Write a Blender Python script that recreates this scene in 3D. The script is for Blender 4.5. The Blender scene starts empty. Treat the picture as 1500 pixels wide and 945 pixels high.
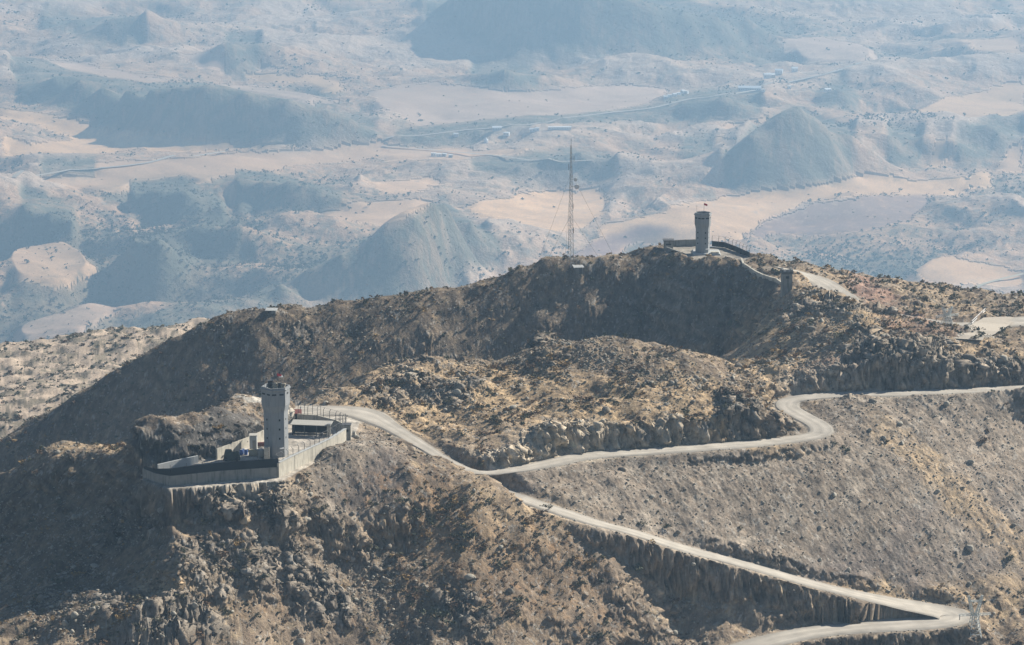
import bpy, math, random
import numpy as np
R = math.radians
random.seed(7)
rng = np.random.default_rng(7)
f32 = np.float32

# ------------------------------------------------------------------ camera, sky, sun, exposure
scene = bpy.context.scene
PITCH = R(12.0)
FP = 5000.0                      # focal length in photo pixels (photo is 1500 wide)
CP, SP = math.cos(PITCH), math.sin(PITCH)
cam_d = bpy.data.cameras.new('camera')
cam = bpy.data.objects.new('camera', cam_d)
scene.collection.objects.link(cam)
cam.location = (0, 0, 0)
cam.rotation_euler = (math.pi / 2 - PITCH, 0, 0)
cam_d.sensor_width = 36.0
cam_d.lens = 36.0 * FP / 1500.0
cam_d.clip_start = 1.0
cam_d.clip_end = 30000.0
scene.camera = cam

SUN_EL, SUN_AZ = 33.0, 35.0      # azimuth measured from +X towards +Y
world = bpy.data.worlds.new("World")
scene.world = world
world.use_nodes = True
wn = world.node_tree.nodes
wl = world.node_tree.links
bg = wn['Background']
sky = wn.new('ShaderNodeTexSky')
sky.sky_type = 'NISHITA'
sky.sun_disc = False
sky.sun_elevation = R(SUN_EL)
sky.sun_rotation = R(90 - SUN_AZ)
sky.altitude = 1200
sky.dust_density = 0.6
wl.new(sky.outputs[0], bg.inputs[0])
bg.inputs[1].default_value = 0.05
sl = bpy.data.lights.new('sun', 'SUN')
sl.energy = 5.0
sl.angle = R(0.5)
sl.color = (1.0, 0.93, 0.82)
sun = bpy.data.objects.new('sun', sl)
scene.collection.objects.link(sun)
ce, se = math.cos(R(SUN_EL)), math.sin(R(SUN_EL))
from mathutils import Vector, Matrix
sdir = Vector((ce * math.cos(R(SUN_AZ)), ce * math.sin(R(SUN_AZ)), se))
sun.rotation_euler = sdir.to_track_quat('Z', 'Y').to_euler()
scene.view_settings.view_transform = 'Standard'
scene.view_settings.look = 'None'
scene.view_settings.exposure = 0.78
scene.view_settings.gamma = 1.0
HAZE_DENSITY = 0.000135
HAZE_COLOR = (0.46, 0.72, 1.0, 1)

# ------------------------------------------------------------------ helpers: projection
def ray(u, v):
    x = (u - 750.0) / FP; y = (472.5 - v) / FP
    return x, CP + y * SP, y * CP - SP
def P(u, v, D):
    a, b, c = ray(u, v)
    return np.array((a * D, b * D, c * D))
def PZ(u, v, z):
    a, b, c = ray(u, v)
    D = z / c
    return np.array((a * D, b * D, z))
def planeD(u, v):                # the near hillside falls towards the camera and to the right
    a, b, c = ray(u, v)
    return -527.6 / (c + .375 * a - .6525 * b)
def plane2D(u, v):               # its left flank
    a, b, c = ray(u, v)
    return -445.7 / (c - .588 * (a + b))
def toD(p):                      # depth along the camera axis
    return p[1] * CP - p[2] * SP

# ------------------------------------------------------------------ noise tiles (periodic), sampled in metres
def spectrum_tile(n, beta, lo, hi, seed):
    g = np.random.default_rng(seed)
    w = np.fft.rfft2(g.standard_normal((n, n)))
    fx = np.fft.fftfreq(n)[:, None] * n; fy = np.fft.rfftfreq(n)[None, :] * n
    k = np.sqrt(fx * fx + fy * fy); k[0, 0] = 1
    w *= k ** (-beta) * (k >= lo) * (k <= hi)
    t = np.fft.irfft2(w, s=(n, n))
    t -= t.mean(); t /= t.std()
    return t.astype(f32)
def ridged_tile(n, seed, k0=3, octs=6, gain=.5):
    t = np.zeros((n, n), f32); a = 1.0
    for o in range(octs):
        b = spectrum_tile(n, 1.0, k0 * 2 ** o * .7, k0 * 2 ** o * 1.4, seed + o)
        t += a * (1 - np.minimum(np.abs(b) * 1.1, 2)); a *= gain
    t -= t.mean(); t /= t.std()
    return t
def worley_tile(n, cells, seed):
    g = np.random.default_rng(seed)
    px = (np.arange(cells)[:, None] + g.random((cells, cells))).astype(f32)
    py = (np.arange(cells)[None, :] + g.random((cells, cells))).astype(f32)
    val = g.random((cells, cells)).astype(f32)
    tx = g.standard_normal((cells, cells)).astype(f32); ty = g.standard_normal((cells, cells)).astype(f32)
    X, Y = np.meshgrid((np.arange(n) + .5) * cells / n, (np.arange(n) + .5) * cells / n, indexing='ij')
    X = X.astype(f32); Y = Y.astype(f32)
    ci = X.astype(int); cj = Y.astype(int)
    f1 = np.full((n, n), 9, f32); f2 = np.full((n, n), 9, f32); h = np.zeros((n, n), f32)
    for di in (-1, 0, 1):
        for dj in (-1, 0, 1):
            i = ci + di; j = cj + dj; im = i % cells; jm = j % cells
            dx = X - (px[im, jm] + (i - im)); dy = Y - (py[im, jm] + (j - jm))
            d = np.sqrt(dx * dx + dy * dy)
            nw = d < f1
            f2 = np.where(nw, f1, np.minimum(f2, d))
            h = np.where(nw, val[im, jm] + .45 * (tx[im, jm] * dx + ty[im, jm] * dy), h)
            f1 = np.where(nw, d, f1)
    return h, (f2 - f1)
def samp(t, x, y, size, ang=0.0):
    n = t.shape[0]
    if ang:
        c, s = math.cos(ang), math.sin(ang); x, y = x * c - y * s, x * s + y * c
    a = (x / size * n) % n; b = (y / size * n) % n
    i = np.floor(a).astype(np.int32); j = np.floor(b).astype(np.int32)
    a = (a - i).astype(f32); b = (b - j).astype(f32)
    i %= n; j %= n; i1 = (i + 1) % n; j1 = (j + 1) % n
    return (t[i, j] * (1 - a) + t[i1, j] * a) * (1 - b) + (t[i, j1] * (1 - a) + t[i1, j1] * a) * b
T_fbm = spectrum_tile(1024, 1.9, 2, 400, 11)
T_mid = spectrum_tile(1024, 1.4, 6, 500, 31)
T_rid = ridged_tile(1024, 51, gain=.36)
T_rf = ridged_tile(2048, 151, gain=.46)
T_sm = spectrum_tile(1024, 2.3, 4, 400, 91)
T_wh, T_we = worley_tile(1024, 64, 71)
T_wh2, T_we2 = worley_tile(1024, 110, 72)

def sstep(a, b, x):
    t = np.clip((x - a) / (b - a), 0, 1)
    return t * t * (3 - 2 * t)

# ------------------------------------------------------------------ roads (centre lines)
def pz_line(L):
    return [PZ(u, v, z) for u, v, z in L]
road_up = pz_line([(440, 601, -146), (475, 601, -146), (515, 602, -146), (545, 610, -146.4), (580, 629, -147.5), (620, 653, -149), (650, 671, -150.2),
                   (685, 688, -151.3), (715, 692.5, -151.6), (760, 687, -151.6), (800, 679, -151.6), (860, 667, -151.6), (960, 660, -151.8),
                   (1080, 651, -152.2), (1150, 644, -152.6), (1190, 638, -152.8), (1203, 631, -152.6), (1196, 621, -152.2), (1170, 607, -151.6),
                   (1153, 596, -151.2), (1158, 586, -150.9), (1190, 580.5, -150.6), (1250, 577, -150.5), (1350, 575, -150.5), (1500, 568, -150.5), (1640, 560, -150.5)])
road_lo = [P(u, v, planeD(u, v)) for u, v in [(700, 694), (735, 712), (765, 729), (860, 761), (930, 780), (1000, 802), (1100, 829), (1200, 857), (1300, 880)]]
road_lo[0] = P(700, 694, 604) ; road_lo[0][2] = -152.0
road_lo[1] = P(735, 714, 601); road_lo[1][2] = -154.1
road_lo[2] = P(765, 730, 598)
road_lo += pz_line([(1345, 889, -175.0), (1380, 896, -175.9), (1394, 902, -176.2), (1382, 907, -176.1), (1345, 911.5, -176.0), (1300, 915, -175.9),
                    (1200, 924, -175.6), (1140, 935, -175.6), (1090, 949, -176.0), (1030, 966, -177), (940, 1000, -180)])
road_far = pz_line([(1140, 392, -150.5), (1168, 399, -152.0), (1200, 412, -153.6), (1232, 433, -154.6), (1258, 448, -155.2), (1310, 460, -155.2), (1370, 470, -154.6),
                    (1420, 475, -154.4), (1500, 470, -154.2), (1640, 462, -154.2)])
def smooth_line(pts, step=1.5):
    p = np.array(pts); out = []
    for i in range(len(p) - 1):
        p0 = p[max(i - 1, 0)]; p1 = p[i]; p2 = p[i + 1]; p3 = p[min(i + 2, len(p) - 1)]
        n = max(2, int(np.linalg.norm(p2 - p1) / step))
        for k in range(n):
            t = k / n
            out.append(.5 * ((2 * p1) + (-p0 + p2) * t + (2 * p0 - 5 * p1 + 4 * p2 - p3) * t * t + (-p0 + 3 * p1 - 3 * p2 + p3) * t ** 3))
    out.append(p[-1])
    return np.array(out)
RU, RL, RF = smooth_line(road_up), smooth_line(road_lo), smooth_line(road_far)
WU = np.full(len(RU), 2.6); WL = np.interp(RL[:, 0], [-6, 20, 77], [2.0, 2.5, 3.0]); WL[int(len(RL) * .62):] = np.maximum(WL[int(len(RL) * .62):], 3.2)
hp0 = np.argmax(RL[:, 0]); WL[max(hp0 - 8, 0):hp0 + 8] = 4.4; WL = np.convolve(np.pad(WL, 4, 'edge'), np.ones(9) / 9, 'valid'); WF = np.interp(RF[:, 0], [60, 75, 79, 85, 95, 105], [3.2, 3.4, 1.3, 1.0, 1.2, 4.5])
WU = np.interp(RU[:, 0], [-34, -26, -22, -12, -3, 6], [4.2, 3.6, 2.1, 1.3, 1.5, 2.4])

# ------------------------------------------------------------------ terrain control points
near = []
def N(u, v, D): near.append(P(u, v, D))
def NZ(u, v, z): near.append(PZ(u, v, z))
def NX(u, D, z): near.append(np.array(((u - 750) / FP * D, (D + z * SP) / CP, z)))      # hidden points: column, depth, height
# near hillside
for u in range(250, 1600, 110):
    for v in (720, 760, 800, 850, 900, 950, 1010, 1100, 1250):
        if u < 420 and v < 760: continue
        if u > 560 and v < 740 and u < 760: continue
        lim = 700 + max(0, (u - 765)) * .27
        if 800 < u < 1420 and v > lim - 20: continue
        if u > 775 and v < 729 + (u - 765) * .29 + 8: continue
        N(u, v, planeD(u, v) + (4 if 430 < u < 600 and v > 780 else 0))
for u, v in ((560, 650), (600, 680), (560, 690), (500, 660), (470, 690), (640, 700), (680, 700), ):
    N(u, v, planeD(u, v))
for u, v, D in ((690, 694, 597.4), (715, 703, 595.6), (742, 718, 594), (765, 737, 592)): N(u, v, D)
for u in (900, 1000, 1100, 1200, 1300, 1400, 1500, 1600):
    for v in (620, 660, 700, 740, 780, 820, 860):
        lo = 729 + (u - 765) * .29
        if v > lo - 12: continue
        if u < 1215 and v < 690: continue
        if u >= 1215 and v < 610: continue
        N(u, v, planeD(u, v) + (3.6 if v > 710 else 3.6 + 5 * (1 - (v - 610) / 100) if u > 1215 else 3.6))
N(1480, 860, planeD(1480, 860) + 2); N(1560, 900, planeD(1560, 900)); N(1450, 925, 601); N(1510, 945, 600)
# bank between the two legs of the lower road, and below the lower leg
for u, v, D in ((940, 800, 597), (940, 850, 592), (940, 900, 586), (900, 860, 586), (880, 920, 580), (1000, 822, 598.6), (1000, 880, 594.5), (1000, 925, 590.5),
                (1100, 845, 598.5), (1100, 885, 595.4), (1100, 925, 592.6), (1200, 872, 600.6), (1200, 890, 599.3), (1200, 908, 598), (940, 950, 583), (990, 985, 583)):
    N(u, v, D)
for u in (1100, 1200, 1300, 1400):
    NX(u, 578 if u < 1150 else 588, -184); NX(u, 572 if u < 1150 else 580, -191)
for u in (900, 1050, 1200, 1350, 1500): NX(u, 560, -205 - (u - 900) * .02)
# left flank: shaded bowl, sunlit shoulder at its foot
for u, v, o in ((20, 720, 2), (90, 720, 2), (170, 720, 2), (230, 730, 3), (20, 780, 2), (90, 780, 3), (170, 780, 4), (225, 780, 3), (20, 840, 0), (90, 830, 1), (150, 825, 0),
                (-150, 760, 0), (-150, 900, 0)):
    N(u, v, plane2D(u, v) + o)
for u, v, D in ((40, 900, 561), (100, 880, 560), (160, 860, 562), (215, 830, 566), (250, 800, 569), (270, 760, 573), (60, 945, 548), (150, 920, 549), (230, 900, 551),
                (230, 860, 559), (300, 830, 562), (60, 1000, 536), (200, 1000, 534), (60, 1100, 515), (220, 1100, 512), (-120, 980, 540), (-120, 1100, 518)):
    N(u, v, D)
# compound terrace rim and its cliff
for u, v in ((212, 702), (250, 714), (320, 706), (408, 702), (455, 676), (505, 647), (512, 628)): NZ(u, v, -146.1)
for u, v, D in ((300, 745, 573.5), (360, 745, 575), (410, 745, 573)): N(u, v, D)
# rock mass behind the terrace
for u, v in ((225, 690), (262, 684), (318, 672), (385, 644)): NZ(u, v, -146)
for u, v, D in ((200, 621, 587), (245, 618, 589.5), (290, 613, 593.5), (318, 600, 599.5), (345, 590, 605), (385, 588, 611.5), (425, 592, 616), (200, 619, 593), (290, 611, 600),
                (345, 584.5, 617), (400, 582.5, 624), (440, 588, 625)): N(u, v, D)
for u, v in ((440, 612), (470, 600), (515, 600), (490, 615)): NZ(u, v, -146)
# left hump
for u, v, D in ((-100, 730, 615), (10, 690, 608), (50, 668, 608), (100, 646, 608), (150, 651, 607), (195, 664, 602), (100, 662, 600), (50, 690, 601), (150, 668, 600), (185, 690, 592)): N(u, v, D)
for u in (-150, 10, 100, 190, 290): NX(u, 630, -165); NX(u, 660, -182); NX(u, 700, -198)
for u in (345, 420, 470): NX(u, 652, -166); NX(u, 690, -184)
# middle ridge
for u, v, z in ((465, 568, -145.4), (520, 556, -145.5), (565, 541, -145.6), (600, 533, -145.5), (650, 531, -145.2), (700, 530, -145), (760, 527, -144.6), (782, 506, -143.4),
                (830, 496, -142), (900, 493, -141.6), (980, 506, -142.4), (1040, 530, -144), (1062, 552, -146)): NZ(u, v, z)
for u, v, z in ((480, 585, -145.6), (540, 590, -146.2), (600, 580, -146.4), (600, 615, -147.5), (650, 650, -148.7), (700, 600, -147), (700, 655, -149.4), (800, 600, -147.4), (770, 560, -146),
                (740, 662, -149), (800, 645, -148.2), (860, 630, -147.2), (930, 617, -147), (1000, 612, -147), (1070, 606, -147.4), (1125, 608, -148.2), (900, 560, -145.4), (1000, 565, -146), (900, 590, -146.4),
                (1050, 580, -147.8), (1120, 590, -149.4), (1090, 560, -148.4), (1120, 545, -148)): NZ(u, v, z)
for u in (520, 600, 700, 780): NX(u, 700, -165); NX(u, 730, -182)
for u in (800, 850, 900, 960, 1020): NX(u, 690, -158); NX(u, 725, -182)
# right knoll above the upper road
for u, v, z in ((1160, 418, -146), (1180, 430, -144.6), (1200, 440, -143.5), (1260, 460, -141.6), (1320, 485, -143), (1380, 505, -145), (1450, 512, -146), (1500, 515, -146), (1600, 520, -146),
                (1150, 470, -148.6), (1090, 502, -151), (1060, 520, -152.5), (1055, 540, -151.5), (1170, 520, -147.4), (1220, 510, -144.2), (1300, 530, -145), (1400, 545, -146.6), (1500, 548, -147),
                (1190, 560, -148.4), (1250, 562, -148), (1350, 560, -148), (1450, 556, -148), (1560, 552, -148), (1260, 485, -142.6)): NZ(u, v, z)
for u in (1240, 1320, 1420, 1520): NX(u, 722, -153.5)
# far ridge on the right
for u, v, z in ((1120, 398, -153), (1280, 412, -156.4), (1350, 425, -158.4), (1420, 440, -158.8), (1460, 447, -157), (1500, 450, -156.6), (1600, 455, -157), (1300, 440, -156), (1400, 455, -156), (1240, 415, -154.4), (1205, 401, -153.4)): NZ(u, v, z)
# far hill: crest, then its shaded face
CREST = [(-60, 690, 790), (10, 640, 790), (57, 615, 790), (110, 582, 790), (167, 547, 790), (215, 520, 790), (260, 497, 790), (293, 478, 790), (340, 464, 791), (393, 453, 792), (500, 447, 795), (560, 438, 797),
         (640, 428, 800), (700, 415, 802), (760, 396, 805), (800, 389, 806), (850, 388, 806), (880, 379, 807), (950, 373, 808), (985, 370, 800), (1030, 378, 792), (1075, 385, 788), (1110, 405, 775), (1140, 425, 757)]
FOOT = {-60: 760, 10: 690, 57: 680, 110: 668, 167: 660, 215: 640, 260: 625, 293: 622, 340: 600, 393: 598, 500: 575, 560: 560, 640: 540, 700: 538, 760: 530, 800: 510, 850: 505, 880: 505, 950: 512, 985: 520, 1030: 530, 1075: 515, 1110: 500, 1140: 470}
for u, vt, Dt in CREST:
    N(u, vt, Dt)
    t = 1.0 if u < 680 else 1.4
    zt = ray(u, vt)[2] * Dt
    for fr in (.33, .66, 1.0, 1.25):
        if u > 1100 and fr > 1: continue
        v = vt + (FOOT[u] - vt) * fr
        c = ray(u, v)[2]
        N(u, v, (zt - t * Dt) / (c - t))
    if u < 980: NX(u, Dt + 22, zt - 9); NX(u, Dt + 80, zt - 45)
for u, v, z in ((975, 362, -152), (1030, 364, -151.5), (1090, 372, -151.5), (1050, 376, -151.8)): NZ(u, v, z)
for u in (980, 1060, 1130, 1200, 1300, 1400, 1500, 1650): NX(u, 850, -172); NX(u, 900, -200)
# spur beyond, on the left
for u, v, D in ((-60, 620, 1010), (10, 615, 1010), (10, 560, 1085), (10, 514, 1180), (120, 501, 1200), (200, 486, 1210), (270, 467, 1220), (330, 459, 1220), (392, 453, 1215), (200, 545, 1085), (100, 580, 1035), (300, 480, 1160), (-60, 520, 1180)):
    N(u, v, D)
for u in (-200, 0, 100, 200, 300): NX(u, 880, -245); NX(u, 1300, -305)
for u in (400, 500, 600, 750, 900, 1050, 1200, 1350, 1500, 1700): NX(u, 1000, -250); NX(u, 1200, -300)
for u in range(-300, 1900, 200): NX(u, 1500, -420); NX(u, 1900, -560)
for u in (-500, -900, 2000, 2500):
    for D, z in ((560, -180), (700, -190), (800, -190), (1000, -240)): NX(u, D, z)
for L in (RU, RL, RF):
    for p in L[::5]: near.append(p)
near = np.array(near)

KF = 1.6
FLOOR = -560.0 * KF
far = []
def F(u, v, h): far.append(PZ(u, v, FLOOR + h))
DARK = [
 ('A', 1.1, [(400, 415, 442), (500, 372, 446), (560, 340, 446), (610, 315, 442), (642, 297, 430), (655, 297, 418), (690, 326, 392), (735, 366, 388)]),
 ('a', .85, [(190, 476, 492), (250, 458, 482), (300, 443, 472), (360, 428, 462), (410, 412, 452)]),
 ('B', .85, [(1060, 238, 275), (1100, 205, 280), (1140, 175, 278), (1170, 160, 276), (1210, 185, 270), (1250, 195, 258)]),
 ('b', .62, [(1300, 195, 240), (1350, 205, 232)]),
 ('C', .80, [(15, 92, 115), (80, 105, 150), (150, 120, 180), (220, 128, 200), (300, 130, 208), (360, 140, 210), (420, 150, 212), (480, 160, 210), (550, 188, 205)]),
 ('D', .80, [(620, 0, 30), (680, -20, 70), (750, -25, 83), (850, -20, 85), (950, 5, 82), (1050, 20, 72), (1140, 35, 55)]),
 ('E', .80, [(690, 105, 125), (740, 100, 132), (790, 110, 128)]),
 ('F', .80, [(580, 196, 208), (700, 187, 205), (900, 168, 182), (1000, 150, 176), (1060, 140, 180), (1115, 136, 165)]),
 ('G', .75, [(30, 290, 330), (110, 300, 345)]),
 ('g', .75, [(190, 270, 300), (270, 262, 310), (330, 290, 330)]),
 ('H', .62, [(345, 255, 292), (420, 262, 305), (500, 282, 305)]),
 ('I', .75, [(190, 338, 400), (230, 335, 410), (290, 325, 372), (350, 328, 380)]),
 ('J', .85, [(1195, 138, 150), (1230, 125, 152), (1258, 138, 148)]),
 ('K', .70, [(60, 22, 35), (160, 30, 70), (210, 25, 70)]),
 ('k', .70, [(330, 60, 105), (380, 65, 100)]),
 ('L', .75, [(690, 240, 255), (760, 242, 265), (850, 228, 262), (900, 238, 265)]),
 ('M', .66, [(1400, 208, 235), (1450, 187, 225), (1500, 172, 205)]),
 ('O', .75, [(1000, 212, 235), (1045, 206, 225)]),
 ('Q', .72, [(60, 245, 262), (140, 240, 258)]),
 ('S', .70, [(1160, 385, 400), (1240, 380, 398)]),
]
occ = []
for name, t, pts in DARK:
    q = []
    for (a, b) in zip(pts[:-1], pts[1:]):
        n = max(1, int((b[0] - a[0]) / 35))
        for k in range(n): q.append(tuple(a[i] + (b[i] - a[i]) * k / n for i in range(3)))
    q.append(pts[-1])
    for u, vt, vb in q:
        zb = FLOOR; ct = -ray(u, vt)[2]; cb = -ray(u, vb)[2]; tt = t / CP
        for fr in (1.0, .66, .33, 0.0):
            v = vt + (vb - vt) * fr; c = -ray(u, v)[2]
            z = zb * (1 + (tt + .65) / cb) / (1 + (tt + .65) / c)
            far.append(PZ(u, v, z))
        D1 = z / -ct
        h1 = z - FLOOR
        far.append(np.array(((u - 750) / FP * (D1 + h1 * 1.6), (D1 + h1 * 1.6 + (z - h1 * .5) * SP) / CP, z - h1 * .5)))
        occ.append((u, vt - 14, vb + 6))
occ = np.array(occ)
for v in list(range(-120, 20, 35)) + list(range(20, 520, 26)):
    for u in range(-100, 1620, 75):
        d = (np.abs(occ[:, 0] - u) < 45) & (occ[:, 1] < v) & (occ[:, 2] > v)
        if d.any(): continue
        F(u, v, KF * (6 * math.sin(u * .011 + v * .05) + 5 * math.sin(u * .023 - v * .031 + 1)))
for u in (-700, -300, 1800, 2200):
    for v in (-200, 0, 200, 400, 520): F(u, v, 10)
for u in (-700, 0, 750, 1500, 2200): far.append(np.array(((u - 750) / FP * 9000 * KF, 9000 * KF / CP, -380 * KF))); far.append(np.array(((u - 750) / FP * 2600, 2550, FLOOR)))
far = np.array(far)

def rbf_fit(pts, lam):
    x = pts[:, :2]; n = len(x)
    d = np.sqrt(((x[:, None] - x[None]) ** 2).sum(-1))
    A = np.zeros((n + 3, n + 3)); A[:n, :n] = -d + lam * np.eye(n)
    q = np.c_[np.ones(n), x / 1000]
    A[:n, n:] = q; A[n:, :n] = q.T
    b = np.r_[pts[:, 2], np.zeros(3)]
    return np.linalg.solve(A, b)
def dedup(p, tol):
    keep = []
    for a in p:
        if all((a[0] - b[0]) ** 2 + (a[1] - b[1]) ** 2 > tol * tol for b in keep): keep.append(a)
    return np.array(keep)
near = dedup(near, .8); far = dedup(far, 8)
cn = rbf_fit(near, .15); cf = rbf_fit(far, .3)
def rbf_eval(pts, c, X, Y):
    out = np.empty(X.size, f32); x = X.ravel().astype(f32); y = Y.ravel().astype(f32)
    px = pts[:, 0].astype(f32); py = pts[:, 1].astype(f32); w = c[:len(pts)].astype(f32)
    for s in range(0, x.size, 8192):
        a = x[s:s + 8192, None] - px; a *= a
        b = y[s:s + 8192, None] - py; b *= b
        a += b; np.sqrt(a, out=a)
        out[s:s + 8192] = -(a @ w)
    n = len(pts)
    out += (c[n] + c[n + 1] * x / 1000 + c[n + 2] * y / 1000).astype(f32)
    return out.reshape(X.shape)

# ------------------------------------------------------------------ polar sheet of ground seen from the viewpoint
def spread(segs):
    out = [segs[0][0]]
    for a, b, s in segs:
        n = max(1, int(round((b - a) / s))); out += list(a + (b - a) * (np.arange(n) + 1) / n)
    return np.array(out)
rr = spread([(400, 520, 6), (520, 535, 1), (535, 575, .30), (575, 625, .22), (625, 700, .30), (700, 735, 2), (735, 820, .45), (820, 960, 6), (960, 1260, 2.4), (1260, 3680, 40), (3680, 4000, 18), (4000, 5280, 6.6), (5280, 6880, 9), (6880, 8500, 13), (8500, 14400, 200)])
th = spread([(-30, -10, .8), (-10, -8.9, .1), (-8.9, 8.9, 17.8 / 1250), (8.9, 10, .1), (10, 30, .8)]) * math.pi / 180
print('grid', len(rr), len(th), len(rr) * len(th), 'ctrl', len(near), len(far))
RG, TG = np.meshgrid(rr, th, indexing='ij')
GX = RG * np.sin(TG); GY = RG * np.cos(TG)
# base surface on a coarser version of the same grid, then interpolated
ri = np.unique(np.r_[np.arange(0, len(rr), 2), len(rr) - 1]); ti = np.unique(np.r_[np.arange(0, len(th), 4), len(th) - 1])
cX, cY = GX[np.ix_(ri, ti)], GY[np.ix_(ri, ti)]
zc = np.empty(cX.shape, f32)
m = rr[ri] < 1500
zc[m] = rbf_eval(near, cn, cX[m], cY[m])
m2 = rr[ri] > 1250
zf = rbf_eval(far, cf, cX[m2], cY[m2])
w = sstep(1300, 1500, rr[ri][m2])[:, None]
zc[m2] = np.where(w < 1, zc[m2] * (1 - w) + zf * w, zf) if m2.sum() else zf
bad = rr[ri] >= 1500; zc[bad] = rbf_eval(far, cf, cX[bad], cY[bad])
def interp_rows(Z, src, dst):
    k = np.clip(np.searchsorted(src, dst, 'right') - 1, 0, len(src) - 2)
    t = ((dst - src[k]) / (src[k + 1] - src[k])).astype(f32)[:, None]
    return Z[k] * (1 - t) + Z[k + 1] * t
GZ = interp_rows(zc, rr[ri], rr)
GZ = interp_rows(np.ascontiguousarray(GZ.T), th[ti], th).T.copy()

# photo-plane coordinates of the base surface, only used to say which zone a place belongs to
def proj(X, Y, Z):
    d = Y * CP - Z * SP
    return 750 + FP * X / d, 472.5 - FP * (Y * SP + Z * CP) / d
PU, PV = proj(GX, GY, GZ)
wob = samp(T_mid, GX, GY, 120) * 7
wob2 = samp(T_mid, GX, GY, 120, 1.1) * 7
isnear = (RG < 1400)
def ell(u, v, ru, rv, soft=.35, ang=0):
    c, s = math.cos(R(ang)), math.sin(R(ang))
    du = PU + wob - u; dv = PV + wob2 * .7 - v
    a = (du * c + dv * s) / ru; b = (-du * s + dv * c) / rv
    return 1 - sstep(1 - soft, 1 + soft, np.sqrt(a * a + b * b))
def zone(lst):
    o = np.zeros(GX.shape, f32)
    for e in lst: o = np.maximum(o, e[0] * ell(*e[1:]))
    return o * isnear
ROCK = zone([(.9, 335, 735, 90, 24), (1.0, 430, 740, 50, 40), (1.0, 505, 800, 85, 45, .35, 35), (1.0, 590, 880, 110, 60, .35, 30), (1.0, 480, 850, 60, 70), (1.0, 640, 930, 70, 40),
             (.8, 130, 900, 100, 45), (.9, 240, 915, 90, 40), (.6, 60, 800, 90, 80), (.45, 170, 760, 60, 50), (.5, 330, 830, 90, 50),
             (1.0, 860, 520, 100, 28, .35, 8), (.9, 980, 545, 80, 26, .35, 15), (1.0, 1090, 575, 45, 40), (.5, 620, 570, 90, 25),
             (.8, 1190, 465, 50, 40), (1.0, 1240, 500, 90, 40), (1.2, 1330, 520, 70, 28), (.9, 1200, 540, 60, 35), (.7, 1420, 540, 90, 20),
             (.35, 120, 665, 100, 12), (.4, 600, 480, 260, 60), (.3, 1380, 440, 120, 20), (.4, 960, 440, 160, 60)])
CUT = zone([(1, 760, 665, 60, 16, .25), (1, 860, 640, 100, 22, .25), (1, 1000, 630, 100, 20, .25), (1, 1110, 624, 55, 16, .25), (.35, 1000, 860, 110, 60, .3), (.35, 1150, 890, 130, 36, .25, 8), (.3, 1270, 900, 60, 16),
            (.3, 1150, 950, 300, 16), (.8, 1250, 555, 110, 22), (.8, 1400, 555, 120, 16), (.8, 340, 725, 100, 22)])
SCREE = zone([(1, 1150, 740, 330, 120, .2), (1, 1380, 690, 250, 170, .2), (.9, 880, 710, 140, 40), (1, 520, 690, 80, 70, .3, 30)])
GOLD = zone([(1, 700, 580, 200, 55), (1, 930, 590, 200, 40), (.8, 1130, 510, 60, 60), (.9, 1350, 500, 160, 30, .35, 12), (.8, 1250, 445, 90, 30, .35, 20), (.7, 1400, 720, 170, 22, .4, 42),
             (.8, 1330, 865, 120, 12, .4, 6), (.7, 280, 860, 90, 50), (.5, 700, 770, 160, 60), (.8, 120, 655, 90, 10), (.6, 1330, 445, 120, 20), (.8, 1110, 665, 60, 10), (.5, 1440, 880, 70, 40)])
BRUSH = zone([(1, 620, 745, 90, 50, .5, 25), (.8, 760, 840, 170, 70), (.6, 860, 900, 80, 40), (.5, 400, 860, 60, 50), (.7, 560, 720, 50, 30)])
REDDY = zone([(1, 1275, 430, 38, 16, .5, 30), (.8, 1320, 460, 60, 10, .5, 10), (.7, 1360, 485, 70, 14), (.5, 1220, 545, 60, 22)])
PALE = zone([(1, 1430, 488, 28, 10, .3), (1, 395, 586, 45, 5, .2), (1, 895, 373, 26, 3, .5), (.8, 855, 386, 22, 3, .4), (.7, 480, 610, 60, 16, .3)])

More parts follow.
